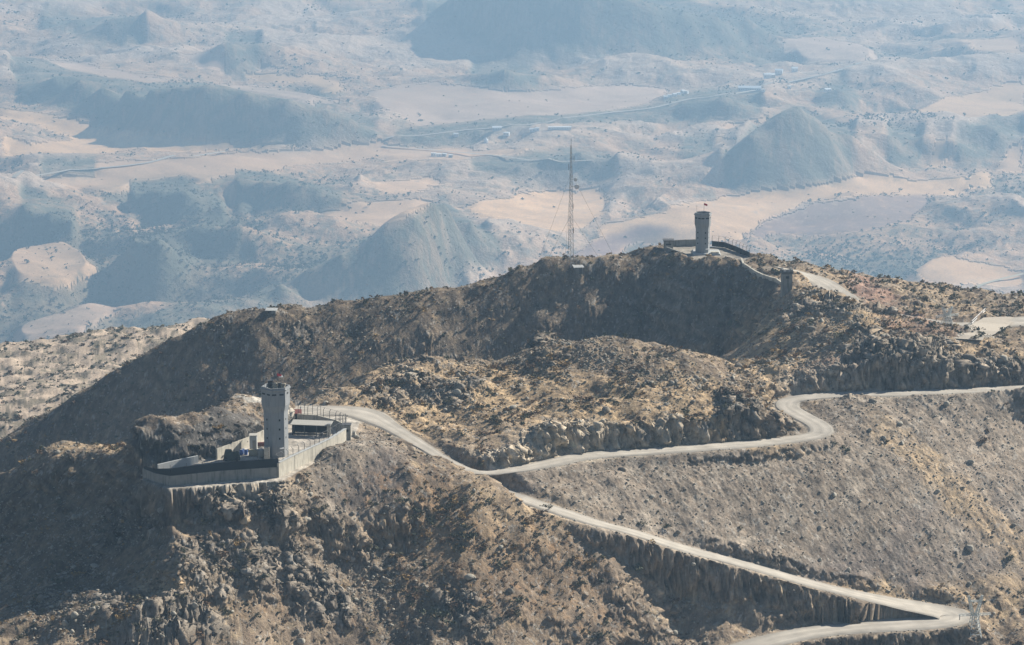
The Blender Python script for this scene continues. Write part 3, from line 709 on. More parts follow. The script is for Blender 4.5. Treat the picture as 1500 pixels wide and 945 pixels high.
# ------------------------------------------------------------------ object helpers
COLL = scene.collection
def link(o): COLL.objects.link(o); return o
def tag(o, label=None, cat=None, group=None, kind=None):
    if label: o['label'] = label
    if cat: o['category'] = cat
    if group: o['group'] = group
    if kind: o['kind'] = kind
    return o
def thing(name, label, cat, loc, rz=0, group=None):
    o = bpy.data.objects.new(name, None); link(o)
    o.empty_display_size = .5
    o.location = loc; o.rotation_euler = (0, 0, rz)
    return tag(o, label, cat, group)
def copy_tree(o, parent=None):
    c = o.copy(); link(c); c.parent = parent
    for ch in list(o.children): copy_tree(ch, c)
    return c
class MB:
    def __init__(s): s.v = []; s.f = []
    def add(s, vs, fs):
        k = len(s.v); s.v += [tuple(p) for p in vs]; s.f += [tuple(i + k for i in q) for q in fs]; return s
    def box(s, c, d, rz=0, taper=1.0):
        x, y, z = d[0] / 2, d[1] / 2, d[2] / 2; ca, sa = math.cos(rz), math.sin(rz); vs = []
        for k, t in ((-z, 1), (z, taper)):
            for a, b in ((-x, -y), (x, -y), (x, y), (-x, y)):
                a *= t; b *= t
                vs.append((c[0] + a * ca - b * sa, c[1] + a * sa + b * ca, c[2] + k))
        return s.add(vs, [(3, 2, 1, 0), (4, 5, 6, 7), (0, 1, 5, 4), (1, 2, 6, 5), (2, 3, 7, 6), (3, 0, 4, 7)])
    def bar(s, a, b, r, n=4, r2=None):
        a = Vector(a); b = Vector(b); d = b - a
        if d.length < 1e-6: return s
        q = d.to_track_quat('Z', 'Y'); r2 = r if r2 is None else r2; vs = []
        for p, rad in ((a, r), (b, r2)):
            for k in range(n):
                t = 2 * math.pi * (k + .5) / n
                vs.append(p + q @ Vector((rad * math.cos(t), rad * math.sin(t), 0)))
        fs = [(k, (k + 1) % n, n + (k + 1) % n, n + k) for k in range(n)] + [tuple(range(n))[::-1], tuple(range(n, 2 * n))]
        return s.add(vs, fs)
    def rings(s, prof, n, rot=0, cx=0, cy=0, capb=True, capt=True):
        vs = []; fs = []
        for r, z in prof:
            for k in range(n):
                t = rot + 2 * math.pi * k / n
                vs.append((cx + r * math.sin(t), cy - r * math.cos(t), z))
        for i in range(len(prof) - 1):
            for k in range(n):
                fs.append((i * n + k, i * n + (k + 1) % n, (i + 1) * n + (k + 1) % n, (i + 1) * n + k))
        if capb: fs.append(tuple(range(n))[::-1])
        if capt: fs.append(tuple(range((len(prof) - 1) * n, len(prof) * n)))
        return s.add(vs, fs)
    def prism(s, a, b, w, z0a, z1a, z0b, z1b):
        """wall run from a to b, thickness w"""
        a = Vector(a[:2]); b = Vector(b[:2]); n = Vector((-(b - a).y, (b - a).x)).normalized() * w / 2
        vs = []
        for p, z0, z1 in ((a, z0a, z1a), (b, z0b, z1b)):
            for q in (p - n, p + n):
                vs += [(q.x, q.y, z0), (q.x, q.y, z1)]
        return s.add(vs, [(0, 1, 3, 2), (4, 6, 7, 5), (0, 4, 5, 1), (2, 3, 7, 6), (1, 5, 7, 3), (0, 2, 6, 4)])
    def blob(s, c, r, seed=0, sub=1, squash=1.0):
        g = random.Random(seed)
        t = (1 + 5 ** .5) / 2
        vs = [Vector(p).normalized() for p in ((-1, t, 0), (1, t, 0), (-1, -t, 0), (1, -t, 0), (0, -1, t), (0, 1, t), (0, -1, -t), (0, 1, -t), (t, 0, -1), (t, 0, 1), (-t, 0, -1), (-t, 0, 1))]
        fs = [(0, 11, 5), (0, 5, 1), (0, 1, 7), (0, 7, 10), (0, 10, 11), (1, 5, 9), (5, 11, 4), (11, 10, 2), (10, 7, 6), (7, 1, 8), (3, 9, 4), (3, 4, 2), (3, 2, 6), (3, 6, 8), (3, 8, 9), (4, 9, 5), (2, 4, 11), (6, 2, 10), (8, 6, 7), (9, 8, 1)]
        for _ in range(sub):
            cache = {}; nf = []
            def m_(a, b):
                k = (min(a, b), max(a, b))
                if k not in cache: cache[k] = len(vs); vs.append(((vs[a] + vs[b]) / 2).normalized())
                return cache[k]
            for a, b, c_ in fs:
                x, y, z = m_(a, b), m_(b, c_), m_(c_, a); nf += [(a, x, z), (b, y, x), (c_, z, y), (x, y, z)]
            fs = nf
        cuts = [(Vector((g.gauss(0, 1), g.gauss(0, 1), g.gauss(0, 1))).normalized(), g.uniform(.55, .9)) for _ in range(7)]
        out = []
        for p in vs:
            q = p * g.uniform(.9, 1.08)
            for nrm, dd in cuts:
                e = q.dot(nrm) - dd
                if e > 0: q = q - nrm * e
            out.append((c[0] + q.x * r[0], c[1] + q.y * r[1], c[2] + q.z * r[2] * squash))
        return s.add(out, fs)
    def mesh(s, name, m):
        me = bpy.data.meshes.new(name); me.from_pydata(s.v, [], s.f); me.materials.append(m); me.update(); return me
    def build(s, name, m, parent=None):
        o = bpy.data.objects.new(name, s.mesh(name, m)); link(o)
        if parent: o.parent = parent
        return o
def V3(a): return Vector((float(a[0]), float(a[1]), float(a[2])))

# ------------------------------------------------------------------ ground and roads
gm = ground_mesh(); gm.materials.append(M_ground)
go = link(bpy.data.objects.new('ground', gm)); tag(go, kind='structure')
def ribbon(name, line, width, seed):
    g = np.random.default_rng(seed)
    d = np.gradient(line[:, :2], axis=0); d /= np.linalg.norm(d, axis=1)[:, None] + 1e-9
    nrm = np.c_[-d[:, 1], d[:, 0]]
    m = MB(); K = 12
    jl = np.convolve(g.standard_normal(len(line) + 8), np.ones(5) / 5, 'same')[4:-4] * .35
    jr = np.convolve(g.standard_normal(len(line) + 8), np.ones(5) / 5, 'same')[4:-4] * .35
    vs = []
    for i, p in enumerate(line):
        for k in range(K + 1):
            t = k / K * 2 - 1
            off = t * width[i] + (jl[i] if k == 0 else jr[i] if k == K else 0)
            zz = p[2] + (-.14 if k in (0, K) else .0) - .04 * (1 - abs(t)) * 0
            vs.append((p[0] + nrm[i, 0] * off, p[1] + nrm[i, 1] * off, zz))
    fs = []
    for i in range(len(line) - 1):
        for k in range(K):
            a = i * (K + 1) + k; fs.append((a, a + K + 1, a + K + 2, a + 1))
    m.add(vs, fs)
    o = m.build(name, M_road); tag(o, kind='structure')
    at = o.data.color_attributes.new('wear', 'FLOAT_COLOR', 'POINT'); prof = np.array([.68, .78, .90, 1.0, 1.05, .99, .93, .99, 1.05, 1.0, .90, .78, .68])
    n_ = len(line); nz = np.array([np.convolve(g.standard_normal(n_ + 10), np.ones(7) / 7, 'same')[5:-5] for _ in range(K + 1)]).T * .17
    w_ = np.repeat((prof[None] * (1 + nz))[..., None], 4, 2); at.data.foreach_set('color', w_.astype(f32).ravel())
    return o
ribbon('road', RU, WU, 1); ribbon('road', RL, WL, 2)
ribbon('track', RF, WF, 3)

# HAZE
def haze():
    m = bpy.data.materials.new('valley_haze'); m.use_nodes = True
    n = m.node_tree.nodes; n.clear()
    out = n.new('ShaderNodeOutputMaterial'); v = n.new('ShaderNodeVolumePrincipled')
    v.inputs['Density'].default_value = HAZE_DENSITY
    v.inputs['Color'].default_value = HAZE_COLOR
    v.inputs['Anisotropy'].default_value = .25
    m.node_tree.links.new(v.outputs[0], out.inputs['Volume'])
    zb = float(Z.min()) - 1.0; zt = max(float(Z.max()), 0) + 3.0
    b = MB().box((0, 7000, (zb + zt) / 2), (16400, 15200, zt - zb)).build('haze', m)
    tag(b, kind='stuff')
haze()

# ------------------------------------------------------------------ the front compound
ZT = -146.0
def pt(u, v, z=ZT): return V3(PZ(u, v, z))
def wall_thing(name, label, pts, h, w, m, group=None, cat='wall', z0=None, coping=None, drop=.6):
    """a run of wall through world points; its origin is the first point"""
    o0 = pts[0]; t = thing(name, label, cat, o0, 0, group)
    q = [p - o0 for p in pts]; hh = h if isinstance(h, (list, tuple)) else [h] * len(q)
    b = MB()
    for i in range(len(q) - 1):
        e = (q[i + 1] - q[i]).normalized() * (w * .49)
        b.prism(q[i] - (e if i == 0 else e * 0), q[i + 1] + (e if i < len(q) - 2 else e * .0), w, q[i].z - drop, q[i].z + hh[i], q[i + 1].z - drop, q[i + 1].z + hh[i + 1])
    b.build('wall_face', m, t)
    if coping:
        c = MB()
        for i in range(len(q) - 1):
            c.prism(q[i], q[i + 1], w + .14, q[i].z + hh[i] + .003, q[i].z + hh[i] + .13, q[i + 1].z + hh[i + 1] + .003, q[i + 1].z + hh[i + 1] + .13)
        c.build('coping', coping, t)
    return t
def resample(pts, step):
    out = []; acc = 0
    for a, b in zip(pts[:-1], pts[1:]):
        L = (b - a).length; n = max(1, round(L / step))
        for k in range(n): out.append(a + (b - a) * k / n)
    out.append(pts[-1]); return out
def fence_thing(name, label, pts, h, step, m, lean=.35, net=None, side=1, group=None, up=0.0):
    o0 = pts[0]; t = thing(name, label, 'fence', o0, 0, group)
    ps = [p - o0 for p in resample(pts, step)]
    wires = MB()
    for i, p in enumerate(ps):
        d = (ps[min(i + 1, len(ps) - 1)] - ps[max(i - 1, 0)]).normalized(); nrm = Vector((-d.y, d.x, 0)) * side
        b = MB().bar(p + Vector((0, 0, up)), p + Vector((0, 0, up + h)), .06).bar(p + Vector((0, 0, up + h - .02)), p + Vector((0, 0, up + h + .3)) + nrm * lean, .045)
        if i < 60: b.build('post', m, t)
        if i:
            for k in (.15, .4, .65, .9):
                wires.bar(ps[i - 1] + Vector((0, 0, up + h * k)), p + Vector((0, 0, up + h * k)), .012, 3)
            wires.bar(ps[i - 1] + Vector((0, 0, up + h + .3)) + nrm * lean, p + Vector((0, 0, up + h + .3)) + nrm * lean, .02, 3)
    wires.build('wire', m, t)
    if net:
        nb = MB()
        for a, b in zip(ps[:-1], ps[1:]): nb.prism(a, b, .05, a.z + up + .02, a.z + up + h * .58, b.z + up + .02, b.z + up + h * .58)
        nb.build('shade_net', net, t)
    return t
fw = [pt(211, 699), pt(228, 706), pt(250, 711.5), pt(320, 705), pt(408, 699)]
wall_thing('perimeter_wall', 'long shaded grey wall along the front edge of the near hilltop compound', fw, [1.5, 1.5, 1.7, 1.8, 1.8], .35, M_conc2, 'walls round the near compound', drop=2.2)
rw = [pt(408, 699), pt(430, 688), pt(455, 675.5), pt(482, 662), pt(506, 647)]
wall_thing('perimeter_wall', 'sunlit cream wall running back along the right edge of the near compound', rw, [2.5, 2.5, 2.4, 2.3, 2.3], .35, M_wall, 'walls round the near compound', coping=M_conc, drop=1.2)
# plinth at its foot
pb = [p + Vector((.75, -.25, -.35)) for p in rw]
wall_thing('footing', 'pale concrete strip along the foot of the sunlit cream wall', pb[:-1] + [pb[-1]], .25, .5, M_wall, cat='kerb', drop=.8)
bw = [pt(232, 691), pt(262, 684), pt(290, 678)]
wall_thing('perimeter_wall', 'low grey shaded wall below the dark rock mass behind the near compound', bw, 1.3, .3, M_conc, 'walls round the near compound')
iw = [pt(318, 673), pt(340, 664), pt(364, 654), pt(388, 643)]
wall_thing('perimeter_wall', 'bright cream wall left of the near watchtower climbing beside the dark rock', iw, [1.9, 1.8, 1.7, 1.7], .3, M_wall, 'walls round the near compound', drop=.3)
eb = [pt(437, 618), pt(465, 620), pt(492, 627), pt(507, 634)]
wall_thing('perimeter_wall', 'low pale wall behind the dark open shed in the near compound', eb, 1.5, .3, M_wall, 'walls round the near compound', drop=.3)
# black net on the front wall
nf = [p + Vector((0, 0, h)) for p, h in zip(fw, [1.5, 1.5, 1.7, 1.8, 1.8])]
t = thing('net_screen', 'black shade net stretched on posts above the front wall of the near compound', 'screen', nf[0])
nb = MB(); q = [p - nf[0] for p in nf]
hs = [.4, .8, 1.3, 1.45, 1.5]
for i in range(4): nb.prism(q[i], q[i + 1], .06, q[i].z - .25, q[i].z + hs[i], q[i + 1].z - .25, q[i + 1].z + hs[i + 1])
nb.build('net', M_net, t)
for p in resample(q, 3.0): MB().bar(p + Vector((0, .1, -.3)), p + Vector((0, .1, 1.9)), .05).build('post', M_steeld, t)
fence_thing('wire_fence', 'row of thin posts and wire on top of the sunlit cream wall', [p + Vector((-.05, 0, h)) for p, h in zip(rw, [2.6, 2.6, 2.5, 2.4, 2.4])], 1.1, 1.9, M_steeld, side=1)
fence_thing('wire_fence', 'post and wire fence on the bright cream wall left of the near watchtower', [p + Vector((0, 0, 1.8)) for p in iw], 1.1, 1.6, M_steeld)
fence_thing('wire_fence', 'wire fence on the low pale wall behind the dark shed', [p + Vector((0, 0, 1.5)) for p in eb], 1.3, 1.6, M_steeld)
fence_thing('wire_fence', 'free standing wire fence on the grey mound behind the near watchtower', [pt(428, 611, -145.7), pt(446, 608, -145.7), pt(470, 612, -145.9)], 2.2, 1.5, M_steeld)

def watchtower(name, label, base, h, r, windows=True, flag=True):
    """six-sided concrete tower, wider head, open roof deck"""
    t = thing(name, label, 'watchtower', base)
    rot = R(-15); n = 6
    hz_ = h * .74; R1 = r; R2 = r * 1.17
    MB().rings([(R1, -1.0), (R1, hz_ - .9), (R1 * 1.02, hz_ - .6), (R2, hz_ + .45), (R2, h)], n, rot, capb=False).build('shaft', M_tower, t)
    # parapet: outer and inner ring
    p = MB(); prof = [(R2 + .02, h + .003), (R2 + .17, h + .12), (R2 + .17, h + .32), (R2 + .02, h + .36), (R2 + .02, h + .6), (R2 - .2, h + .6), (R2 - .2, h + .01)]
    par = p.rings(prof, n, rot, capb=False, capt=False).build('parapet', M_tower, t)
    def face(k):                      # centre direction and normal of face k
        a = rot + 2 * math.pi * (k + .5) / n
        return Vector((math.sin(a), -math.cos(a), 0)), a
    apo = math.cos(math.pi / n)
    if windows:
        for k, offs in ((5, (-.5, .5)), (0, (-.55, .5)), (1, (0,))):
            d, a = face(k); tdir = Vector((math.cos(a), math.sin(a), 0))
            for o_ in offs:
                c = d * (R2 * apo - .05) + tdir * o_ * R2 * .5 + Vector((0, 0, h - .55))
                MB().box(c, (.75, .16, .28), a).build('window', M_dark, t)
            for z_ in (.56, .42, .28):
                c = d * (R1 * apo - .05) + tdir * R1 * (.12 if k == 0 else -.1) + Vector((0, 0, h * z_))
                MB().box(c, (.26, .16, .34), a).build('loophole', M_dark, t)
    d, a = face(0); tdir = Vector((math.cos(a), math.sin(a), 0))
    lamp = MB().box(d * (R1 * apo + .25) + tdir * .55 + Vector((0, 0, h * .135)), (.75, .3, .16), a).build('floodlight', M_white, t)
    MB().bar(d * (R1 * apo - .05) + tdir * .55 + Vector((0, 0, h * .12)), d * (R1 * apo + .2) + tdir * .55 + Vector((0, 0, h * .13)), .04).build('bracket', M_steeld, lamp)
    # handrail on the parapet
    ht = h + .95
    # thin mast with a flag
    if flag:
        MB().bar((.25, .2, h), (.25, .2, ht + 1.9), .035).build('flag_pole', M_steeld, t)
        fl = MB(); vs = []
        for i in range(7):
            x = i * .13
            for z_ in (0, .5): vs.append((.28 + x, .2 + .06 * math.sin(i * 1.3), ht + 1.35 + z_ - .04 * i))
        fl.add(vs, [(2 * i, 2 * i + 2, 2 * i + 3, 2 * i + 1) for i in range(6)]).build('flag', M_red, t)
    MB().bar((-R2 * .75, -.3, h), (-R2 * .75, -.3, ht + 1.5), .03).bar((-R2 * .75 - .25, -.3, ht + 1.1), (-R2 * .75 + .25, -.3, ht + 1.1), .02).bar((-R2 * .75 - .18, -.3, ht + 1.35), (-R2 * .75 + .18, -.3, ht + 1.35), .02).build('antenna', M_steel, t)
    return t, R2, ht
M_tower = mat('tower_concrete', (.25, .26, .265), .85, .06, .6, stain=.22, bump=.01)
TB = pt(405, 666)
tw, TR2, tht = watchtower('watchtower', 'tall grey six-sided concrete watchtower standing in the near walled compound', TB, 11.7, 2.15)
# gear on the near tower's roof
hd = 11.75
def on_tower(name, label, cat, dx, dy, group=None):
    return thing(name, label, cat, TB + Vector((dx, dy, hd + .01)), 0, group)
t = on_tower('sandbag_stack', 'pale sandbag stack at the middle of the near tower roof', 'sandbags', .15, -.6)
b = MB()
for j in range(5):
    for i in range(3): b.blob((-.45 + i * .42 + (.1 if j % 2 else 0), 0, .13 + j * .24), (.27, .3, .15), seed=i + j * 3, sub=1)
b.build('sandbag', M_sand, t)
t = on_tower('equipment_cabinet', 'black equipment cabinet left of the sandbags on the near tower roof', 'cabinet', -.85, -.3)
MB().box((0, 0, .75), (.8, .7, 1.5)).build('body', M_black, t); MB().box((0, 0, 1.55), (.95, .85, .09)).build('lid', M_steeld, t); MB().bar((0, 0, 1.6), (0, 0, 2.1), .05).build('stub_mast', M_steel, t)
t = on_tower('camera_mast', 'short mast with a white camera head on the near tower roof', 'camera mast', .95, .3)
MB().bar((0, 0, 0), (0, 0, 2.0), .06).build('pole', M_steeld, t); MB().box((0, 0, 2.1), (.55, .3, .22)).build('camera_head', M_white, t)
t = on_tower('sandbag_stack', 'leaning pinkish sandbag stack at the right of the near tower roof', 'sandbags', 1.25, -.75)
b = MB()
for j in range(5):
    for i in range(2): b.blob((-.2 + i * .4 + j * .05, 0, .13 + j * .23), (.26, .28, .15), seed=40 + i + j * 3, sub=1)
b.build('sandbag', M_sand, t)
t = on_tower('gun_shield', 'dark steel plate frame among the gear on the near tower roof', 'shield', .75, -.9)
MB().box((0, 0, .7), (.5, .06, 1.1)).build('plate', M_black, t); MB().bar((0, .2, 0), (0, .1, .9), .06).build('stand', M_black, t)

# sheds and stores
def shed(name, label, cat, base, rz, w, d, h, roofm, wallm, openf=True, slope=.25, pillar=None):
    t = thing(name, label, cat, base, rz)
    b = MB(); th_ = .12
    b.box((0, d - th_ / 2, h / 2 - .1), (w, th_, h - .2)); b.box((-w / 2 + th_ / 2, d / 2 - .07, h / 2 - .1), (th_, d - .14, h - .2)); b.box((w / 2 - th_ / 2, d / 2 - .07, h / 2 - .1), (th_, d - .14, h - .2))
    if not openf: b.box((0, th_ / 2 - .003, h / 2 - .1), (w - 2 * th_ - .01, th_, h - .2))
    b.build('wall', wallm, t)
    r = MB(); r.add([(-w / 2 - .25, -.35, h), (w / 2 + .25, -.35, h), (w / 2 + .25, d + .2, h + slope), (-w / 2 - .25, d + .2, h + slope),
                     (-w / 2 - .25, -.35, h + .09), (w / 2 + .25, -.35, h + .09), (w / 2 + .25, d + .2, h + slope + .09), (-w / 2 - .25, d + .2, h + slope + .09)],
                    [(3, 2, 1, 0), (4, 5, 6, 7), (0, 1, 5, 4), (1, 2, 6, 5), (2, 3, 7, 6), (3, 0, 4, 7)])
    r.build('roof', roofm, t)
    for x in ([-w / 2 + .2, -w / 6, w / 6, w / 2 - .2] if openf else []):
        MB().box((x, -.1, h / 2), (.14, .14, h)).build('post', M_steeld, t)
    return t
SB = pt(455, 638)
t = shed('open_shed', 'long dark open-fronted shed with a pale flat roof right of the near watchtower', 'shed', SB, R(-9), 6.8, 2.2, 1.9, M_roof, M_net)
t = thing('gate_pillar', 'white square pillar at the right end of the dark open shed', 'pillar', pt(481.5, 639)); MB().box((0, 0, 1.05), (.6, .6, 2.3)).build('shaft', M_wall, t); MB().box((0, 0, 2.24), (.72, .72, .08)).build('cap', M_conc, t)
t = shed('hut', 'small hut with a rusty red roof behind the open shed', 'hut', pt(432, 616.5, -145.95), R(4), 2.0, 1.8, 1.35, M_roofr, M_roof, openf=False)
MB().box((.3, -.02, .6), (.5, .06, 1.1)).build('door', M_dark, t)
t = thing('guard_booth', 'small guard booth with a cream side at the right corner of the near compound', 'guard booth', pt(508, 645))
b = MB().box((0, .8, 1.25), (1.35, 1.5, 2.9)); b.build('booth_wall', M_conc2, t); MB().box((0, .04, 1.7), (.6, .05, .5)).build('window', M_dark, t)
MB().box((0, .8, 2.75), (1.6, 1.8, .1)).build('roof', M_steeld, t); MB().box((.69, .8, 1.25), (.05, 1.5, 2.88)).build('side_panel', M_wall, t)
t = thing('frame_scaffold', 'thin steel frame rising behind the guard booth', 'frame', pt(502, 638))
for x in (-1.2, -.4, .5): MB().bar((x, .5, 0), (x, .5, 3.9), .05).build('upright', M_steeld, t)
MB().bar((-1.5, .5, 3.5), (.8, .5, 3.5), .04).bar((-1.5, .5, 2.9), (.8, .5, 2.9), .04).build('crossbar', M_steeld, t)
t = thing('rubble_pile', 'pale slab of rubble beside the guard booth', 'rubble', pt(514, 641, -146.3))
b = MB().blob((.6, .3, .5), (.5, .6, .9), 5).blob((1.0, -.2, .2), (.7, .4, .35), 6); b.build('stone', M_wall, t)
# stores in the yard, left of the tower
t = thing('storage_container', 'pale upright storage box left of the near watchtower', 'container', pt(371, 660))
MB().box((0, .8, 1.3), (1.25, 1.6, 2.6)).build('body', M_conc, t); MB().box((0, .8, 2.66), (1.45, 1.8, .1)).build('roof', M_roof, t); MB().box((.15, -.03, 1.0), (.55, .05, 1.7)).build('door', M_conc2, t)
t = thing('block_stack', 'low stack of ochre blocks in front of the pale storage box', 'blocks', pt(371, 668))
b = MB()
for k in range(3):
    for i in range(4): b.box((-.6 + i * .4 + (.06 if k % 2 else 0), .4, .18 + k * .35), (.38, .8, .33))
b.build('block', M_ochre, t)
t = thing('covered_vehicle', 'dark lumpy vehicle under a camouflage sheet in the near yard', 'covered vehicle', pt(339, 676))
b = MB(); b.box((0, 1, .7), (2.9, 1.6, 1.2), 0, .85); b.build('sheet', M_green, t)
b2 = MB().box((-.6, .95, 1.55), (1.3, 1.3, .55), 0, .8).blob((.8, .7, 1.3), (.6, .5, .4), 3); b2.build('cab', M_green, t)
for x in (-1.0, 1.0):
    w_ = MB(); 
    vs = [(x + .36 * math.cos(a), y, .36 + .36 * math.sin(a)) for y in (.12, .3) for a in [2 * math.pi * k / 10 for k in range(10)]]
    w_.add(vs, [(k, (k + 1) % 10, 10 + (k + 1) % 10, 10 + k) for k in range(10)] + [tuple(range(10))[::-1], tuple(range(10, 20))]).build('wheel', M_black, t)
def barrel(u, v, m, label):
    t = thing('barrel', label, 'barrel', pt(u, v), 0, 'barrels in the near yard')
    MB().rings([(.28, 0), (.31, .06), (.29, .3), (.31, .34), (.29, .6), (.31, .66), (.28, .9)], 10).build('drum', m, t)
    MB().rings([(.24, .903), (.24, .93)], 10).build('lid', M_steel, t)
barrel(353.5, 666, M_blue, 'blue barrel nearest the covered vehicle'); barrel(357, 664.5, M_white, 'white barrel between two blue ones'); barrel(360.5, 666, M_blue, 'blue barrel nearest the pale storage box')
barrel(348, 672, M_ochre, 'ochre barrel at the end of the covered vehicle')
for u, v, lab in ((391, 673, 'pale gabion cage stack just left of the foot of the near watchtower'),):
    t = thing('gabion_stack', lab, 'gabion', pt(u, v))
    for k in range(3):
        MB().box((0, .4, .35 + k * .72), (.95, .9, .68)).build('cage', M_wall, t)
t = thing('water_tank', 'low pink-grey tank with a flat lid between the storage box and the gabions', 'tank', pt(382, 671))
MB().rings([(.62, 0), (.66, .1), (.66, 1.25), (.5, 1.4)], 14, cy=.6).build('tank_body', M_conc2, t); MB().rings([(.5, 1.403), (.5, 1.48), (.12, 1.6)], 14, cy=.6).build('lid', M_conc, t)
t = thing('timber_stack', 'heap of dark red timber against the bright wall left of the tower', 'timber', pt(382, 655)); b = MB()
for k in range(9): b.bar((-.8, .2 + .2 * (k % 3), .15 + .25 * (k // 3)), (.8, .25 + .2 * (k % 3), .2 + .25 * (k // 3)), .1)
b.build('log', M_roofr, t)
t = thing('low_table', 'long pale bench beside the foot of the near watchtower', 'bench', pt(404, 678)); MB().box((0, 0, .5), (2.2, .5, .1)).build('top', M_wall, t)
for x in (-.9, .9): MB().box((x, 0, .225), (.12, .4, .45)).build('leg', M_conc, t)

# ------------------------------------------------------------------ the far compound
def hp(u, v): return V3(hit(u, v))
FB = V3(PZ(1029, 371, -152.0))
watchtower('watchtower', 'small distant grey watchtower with a lit right edge on the far hilltop', FB, 9.2, 1.75)
cp = V3(PZ(979, 366, -152.0))
t = thing('bunker', 'square concrete lookout post at the left corner of the far compound', 'bunker', cp)
MB().box((0, 0, .9), (2.2, 2.2, 2.8)).build('bunker_wall', M_conc2, t); MB().box((0, 0, 2.4), (2.6, 2.6, .2)).build('roof', M_steeld, t); MB().box((0, -1.1, 1.5), (1.2, .1, .35)).build('slit', M_dark, t)
q = [V3(PZ(986, 361, -152)), V3(PZ(1005, 360, -152)), V3(PZ(1026, 359.5, -152))]
wall_thing('perimeter_wall', 'dark wall between the lookout post and the far watchtower', q, 1.5, .3, M_conc2, 'walls of the far compound')
q = [V3(PZ(977, 369, -152)), V3(PZ(995, 374.5, -152.4)), V3(PZ(1010, 379, -153))]
wall_thing('retaining_wall', 'shaded grey retaining wall stepping down below the lookout post', q, [1.2, 1.0, .8], .4, M_conc2, 'walls of the far compound', drop=2)
t = thing('plinth', 'pale square plinth around the foot of the far watchtower', 'plinth', FB + Vector((.9, .3, 0)))
MB().box((0, 0, -.1), (7.4, 6.4, .9), 0, .82).build('slab', M_conc, t); MB().box((1.9, -2.0, .53), (1.8, 1.2, .35)).build('step', M_wall, t)
q = [V3(PZ(1043, 361, -152)), V3(PZ(1062, 363, -152)), V3(PZ(1078, 369, -152)), V3(PZ(1098, 378, -152.2))]
fence_thing('wire_fence', 'dark net fence with tall posts right of the far watchtower', q, 2.3, 2.0, M_steeld, net=M_net)
def gp(u, v, o=0.0):
    p = hit(u, v); return V3((p[0], p[1], p[2] + o))
def gpts(L): return [gp(u, v) for u, v in L]
q = [gp(u, v) for u, v in ((1086, 383), (1089, 391), (1098, 397), (1108, 403), (1118, 407.5), (1128, 411), (1137, 415), (1145, 419))]
wall_thing('perimeter_wall', 'low pale-topped wall winding down from the far compound to the small square tower', q, .75, .45, M_wall, 'walls of the far compound', drop=1.0)
sp_ = hp(1152, 428); sp_.z -= .3
t = thing('guard_tower', 'short square guard tower with dark notched top right of the far compound', 'guard tower', sp_)
MB().box((0, 0, 1.0), (2.2, 2.2, 6.6), R(8), .93).build('shaft', M_conc2, t)
hd_ = MB().box((0, 0, 4.62), (2.5, 2.5, .6), R(8)).build('head', M_steeld, t)
for k, (x, y) in enumerate(((-1, -1), (0, -1), (1, -1), (-1, 1), (1, 1), (1, 0), (-1, 0))): MB().box((x * 1.0, y * 1.0, 5.12), (.5, .5, .4), R(8)).build('merlon', M_conc2, hd_)
MB().box((.1, -1.1, 3.6), (.7, .12, .5), R(8)).build('window', M_dark, t)

# lattice mast and its hut
mb_ = V3(P(836, 389, 806)); mb_.z = gz(mb_.x, mb_.y)
t = thing('lattice_mast', 'very tall thin lattice radio mast on the crest left of the far watchtower', 'radio mast', mb_)
H = 28.6; legs = []; M_mast = mat('mast_steel', (.34, .34, .34), .6, metal=.1)
for k in range(3):
    a = 2 * math.pi * k / 3 + .5
    legs.append((Vector((.8 * math.cos(a), .8 * math.sin(a), -.5)), Vector((.16 * math.cos(a), .16 * math.sin(a), H))))
    MB().bar(legs[k][0], legs[k][1], .055, 5, .04).build('mast_leg', M_mast, t)
br = MB(); nseg = 26
for i in range(nseg):
    for k in range(3):
        a0, a1 = legs[k]; b0, b1 = legs[(k + 1) % 3]; f0 = i / nseg; f1 = (i + 1) / nseg
        br.bar(a0.lerp(a1, f0), b0.lerp(b1, f1), .028, 3); br.bar(a0.lerp(a1, f1), b0.lerp(b1, f1), .024, 3)
br.build('bracing', M_mast, t)
for z_, a_ in ((25.5, .4), (23.4, 2.4), (14.2, -.8), (11.4, 2.2), (8.3, .5)):
    MB().bar((0, 0, z_), (.75 * math.cos(a_), .75 * math.sin(a_), z_), .035).bar((.75 * math.cos(a_), .75 * math.sin(a_), z_ - .7), (.75 * math.cos(a_), .75 * math.sin(a_), z_ + .7), .07, 6).build('antenna', M_mast, t)
MB().bar((0, 0, H), (0, 0, H + 1.6), .05).build('tip', M_steeld, t)
for k, (z_, r_) in enumerate(((20.6, .45), (18.9, .6))):
    arm = MB().bar((0.1, 0, z_), (.9 + .25 * k, -.2, z_), .05).build('dish_arm', M_steeld, t)
    d = MB(); c = Vector((1.05 + .3 * k, -.35, z_)); ring = []
    for j, (rad, off) in enumerate(((.01, .2), (r_ * .7, .1), (r_, 0), (r_, -.22), (.01, -.25))):
        for m_ in range(12):
            a = 2 * math.pi * m_ / 12; ring.append((c.x + rad * math.cos(a), c.y + off, c.z + rad * math.sin(a)))
    d.add(ring, [(j * 12 + m_, j * 12 + (m_ + 1) % 12, (j + 1) * 12 + (m_ + 1) % 12, (j + 1) * 12 + m_) for j in range(4) for m_ in range(12)]).build('dish', M_white, arm)
gw = MB()
for k in range(3):
    a = 2 * math.pi * k / 3 + .3
    for z_, L in ((12, 7), (22, 11)):
        gx0, gy0 = mb_.x + L * math.cos(a), mb_.y + L * math.sin(a)
        gw.bar((0, 0, z_), (L * math.cos(a), L * math.sin(a), gz(gx0, gy0) - mb_.z), .022, 3)
gw.build('guy_wire', M_steeld, t)
hb = V3(P(848, 390, 804)); hb.z = gz(hb.x, hb.y)
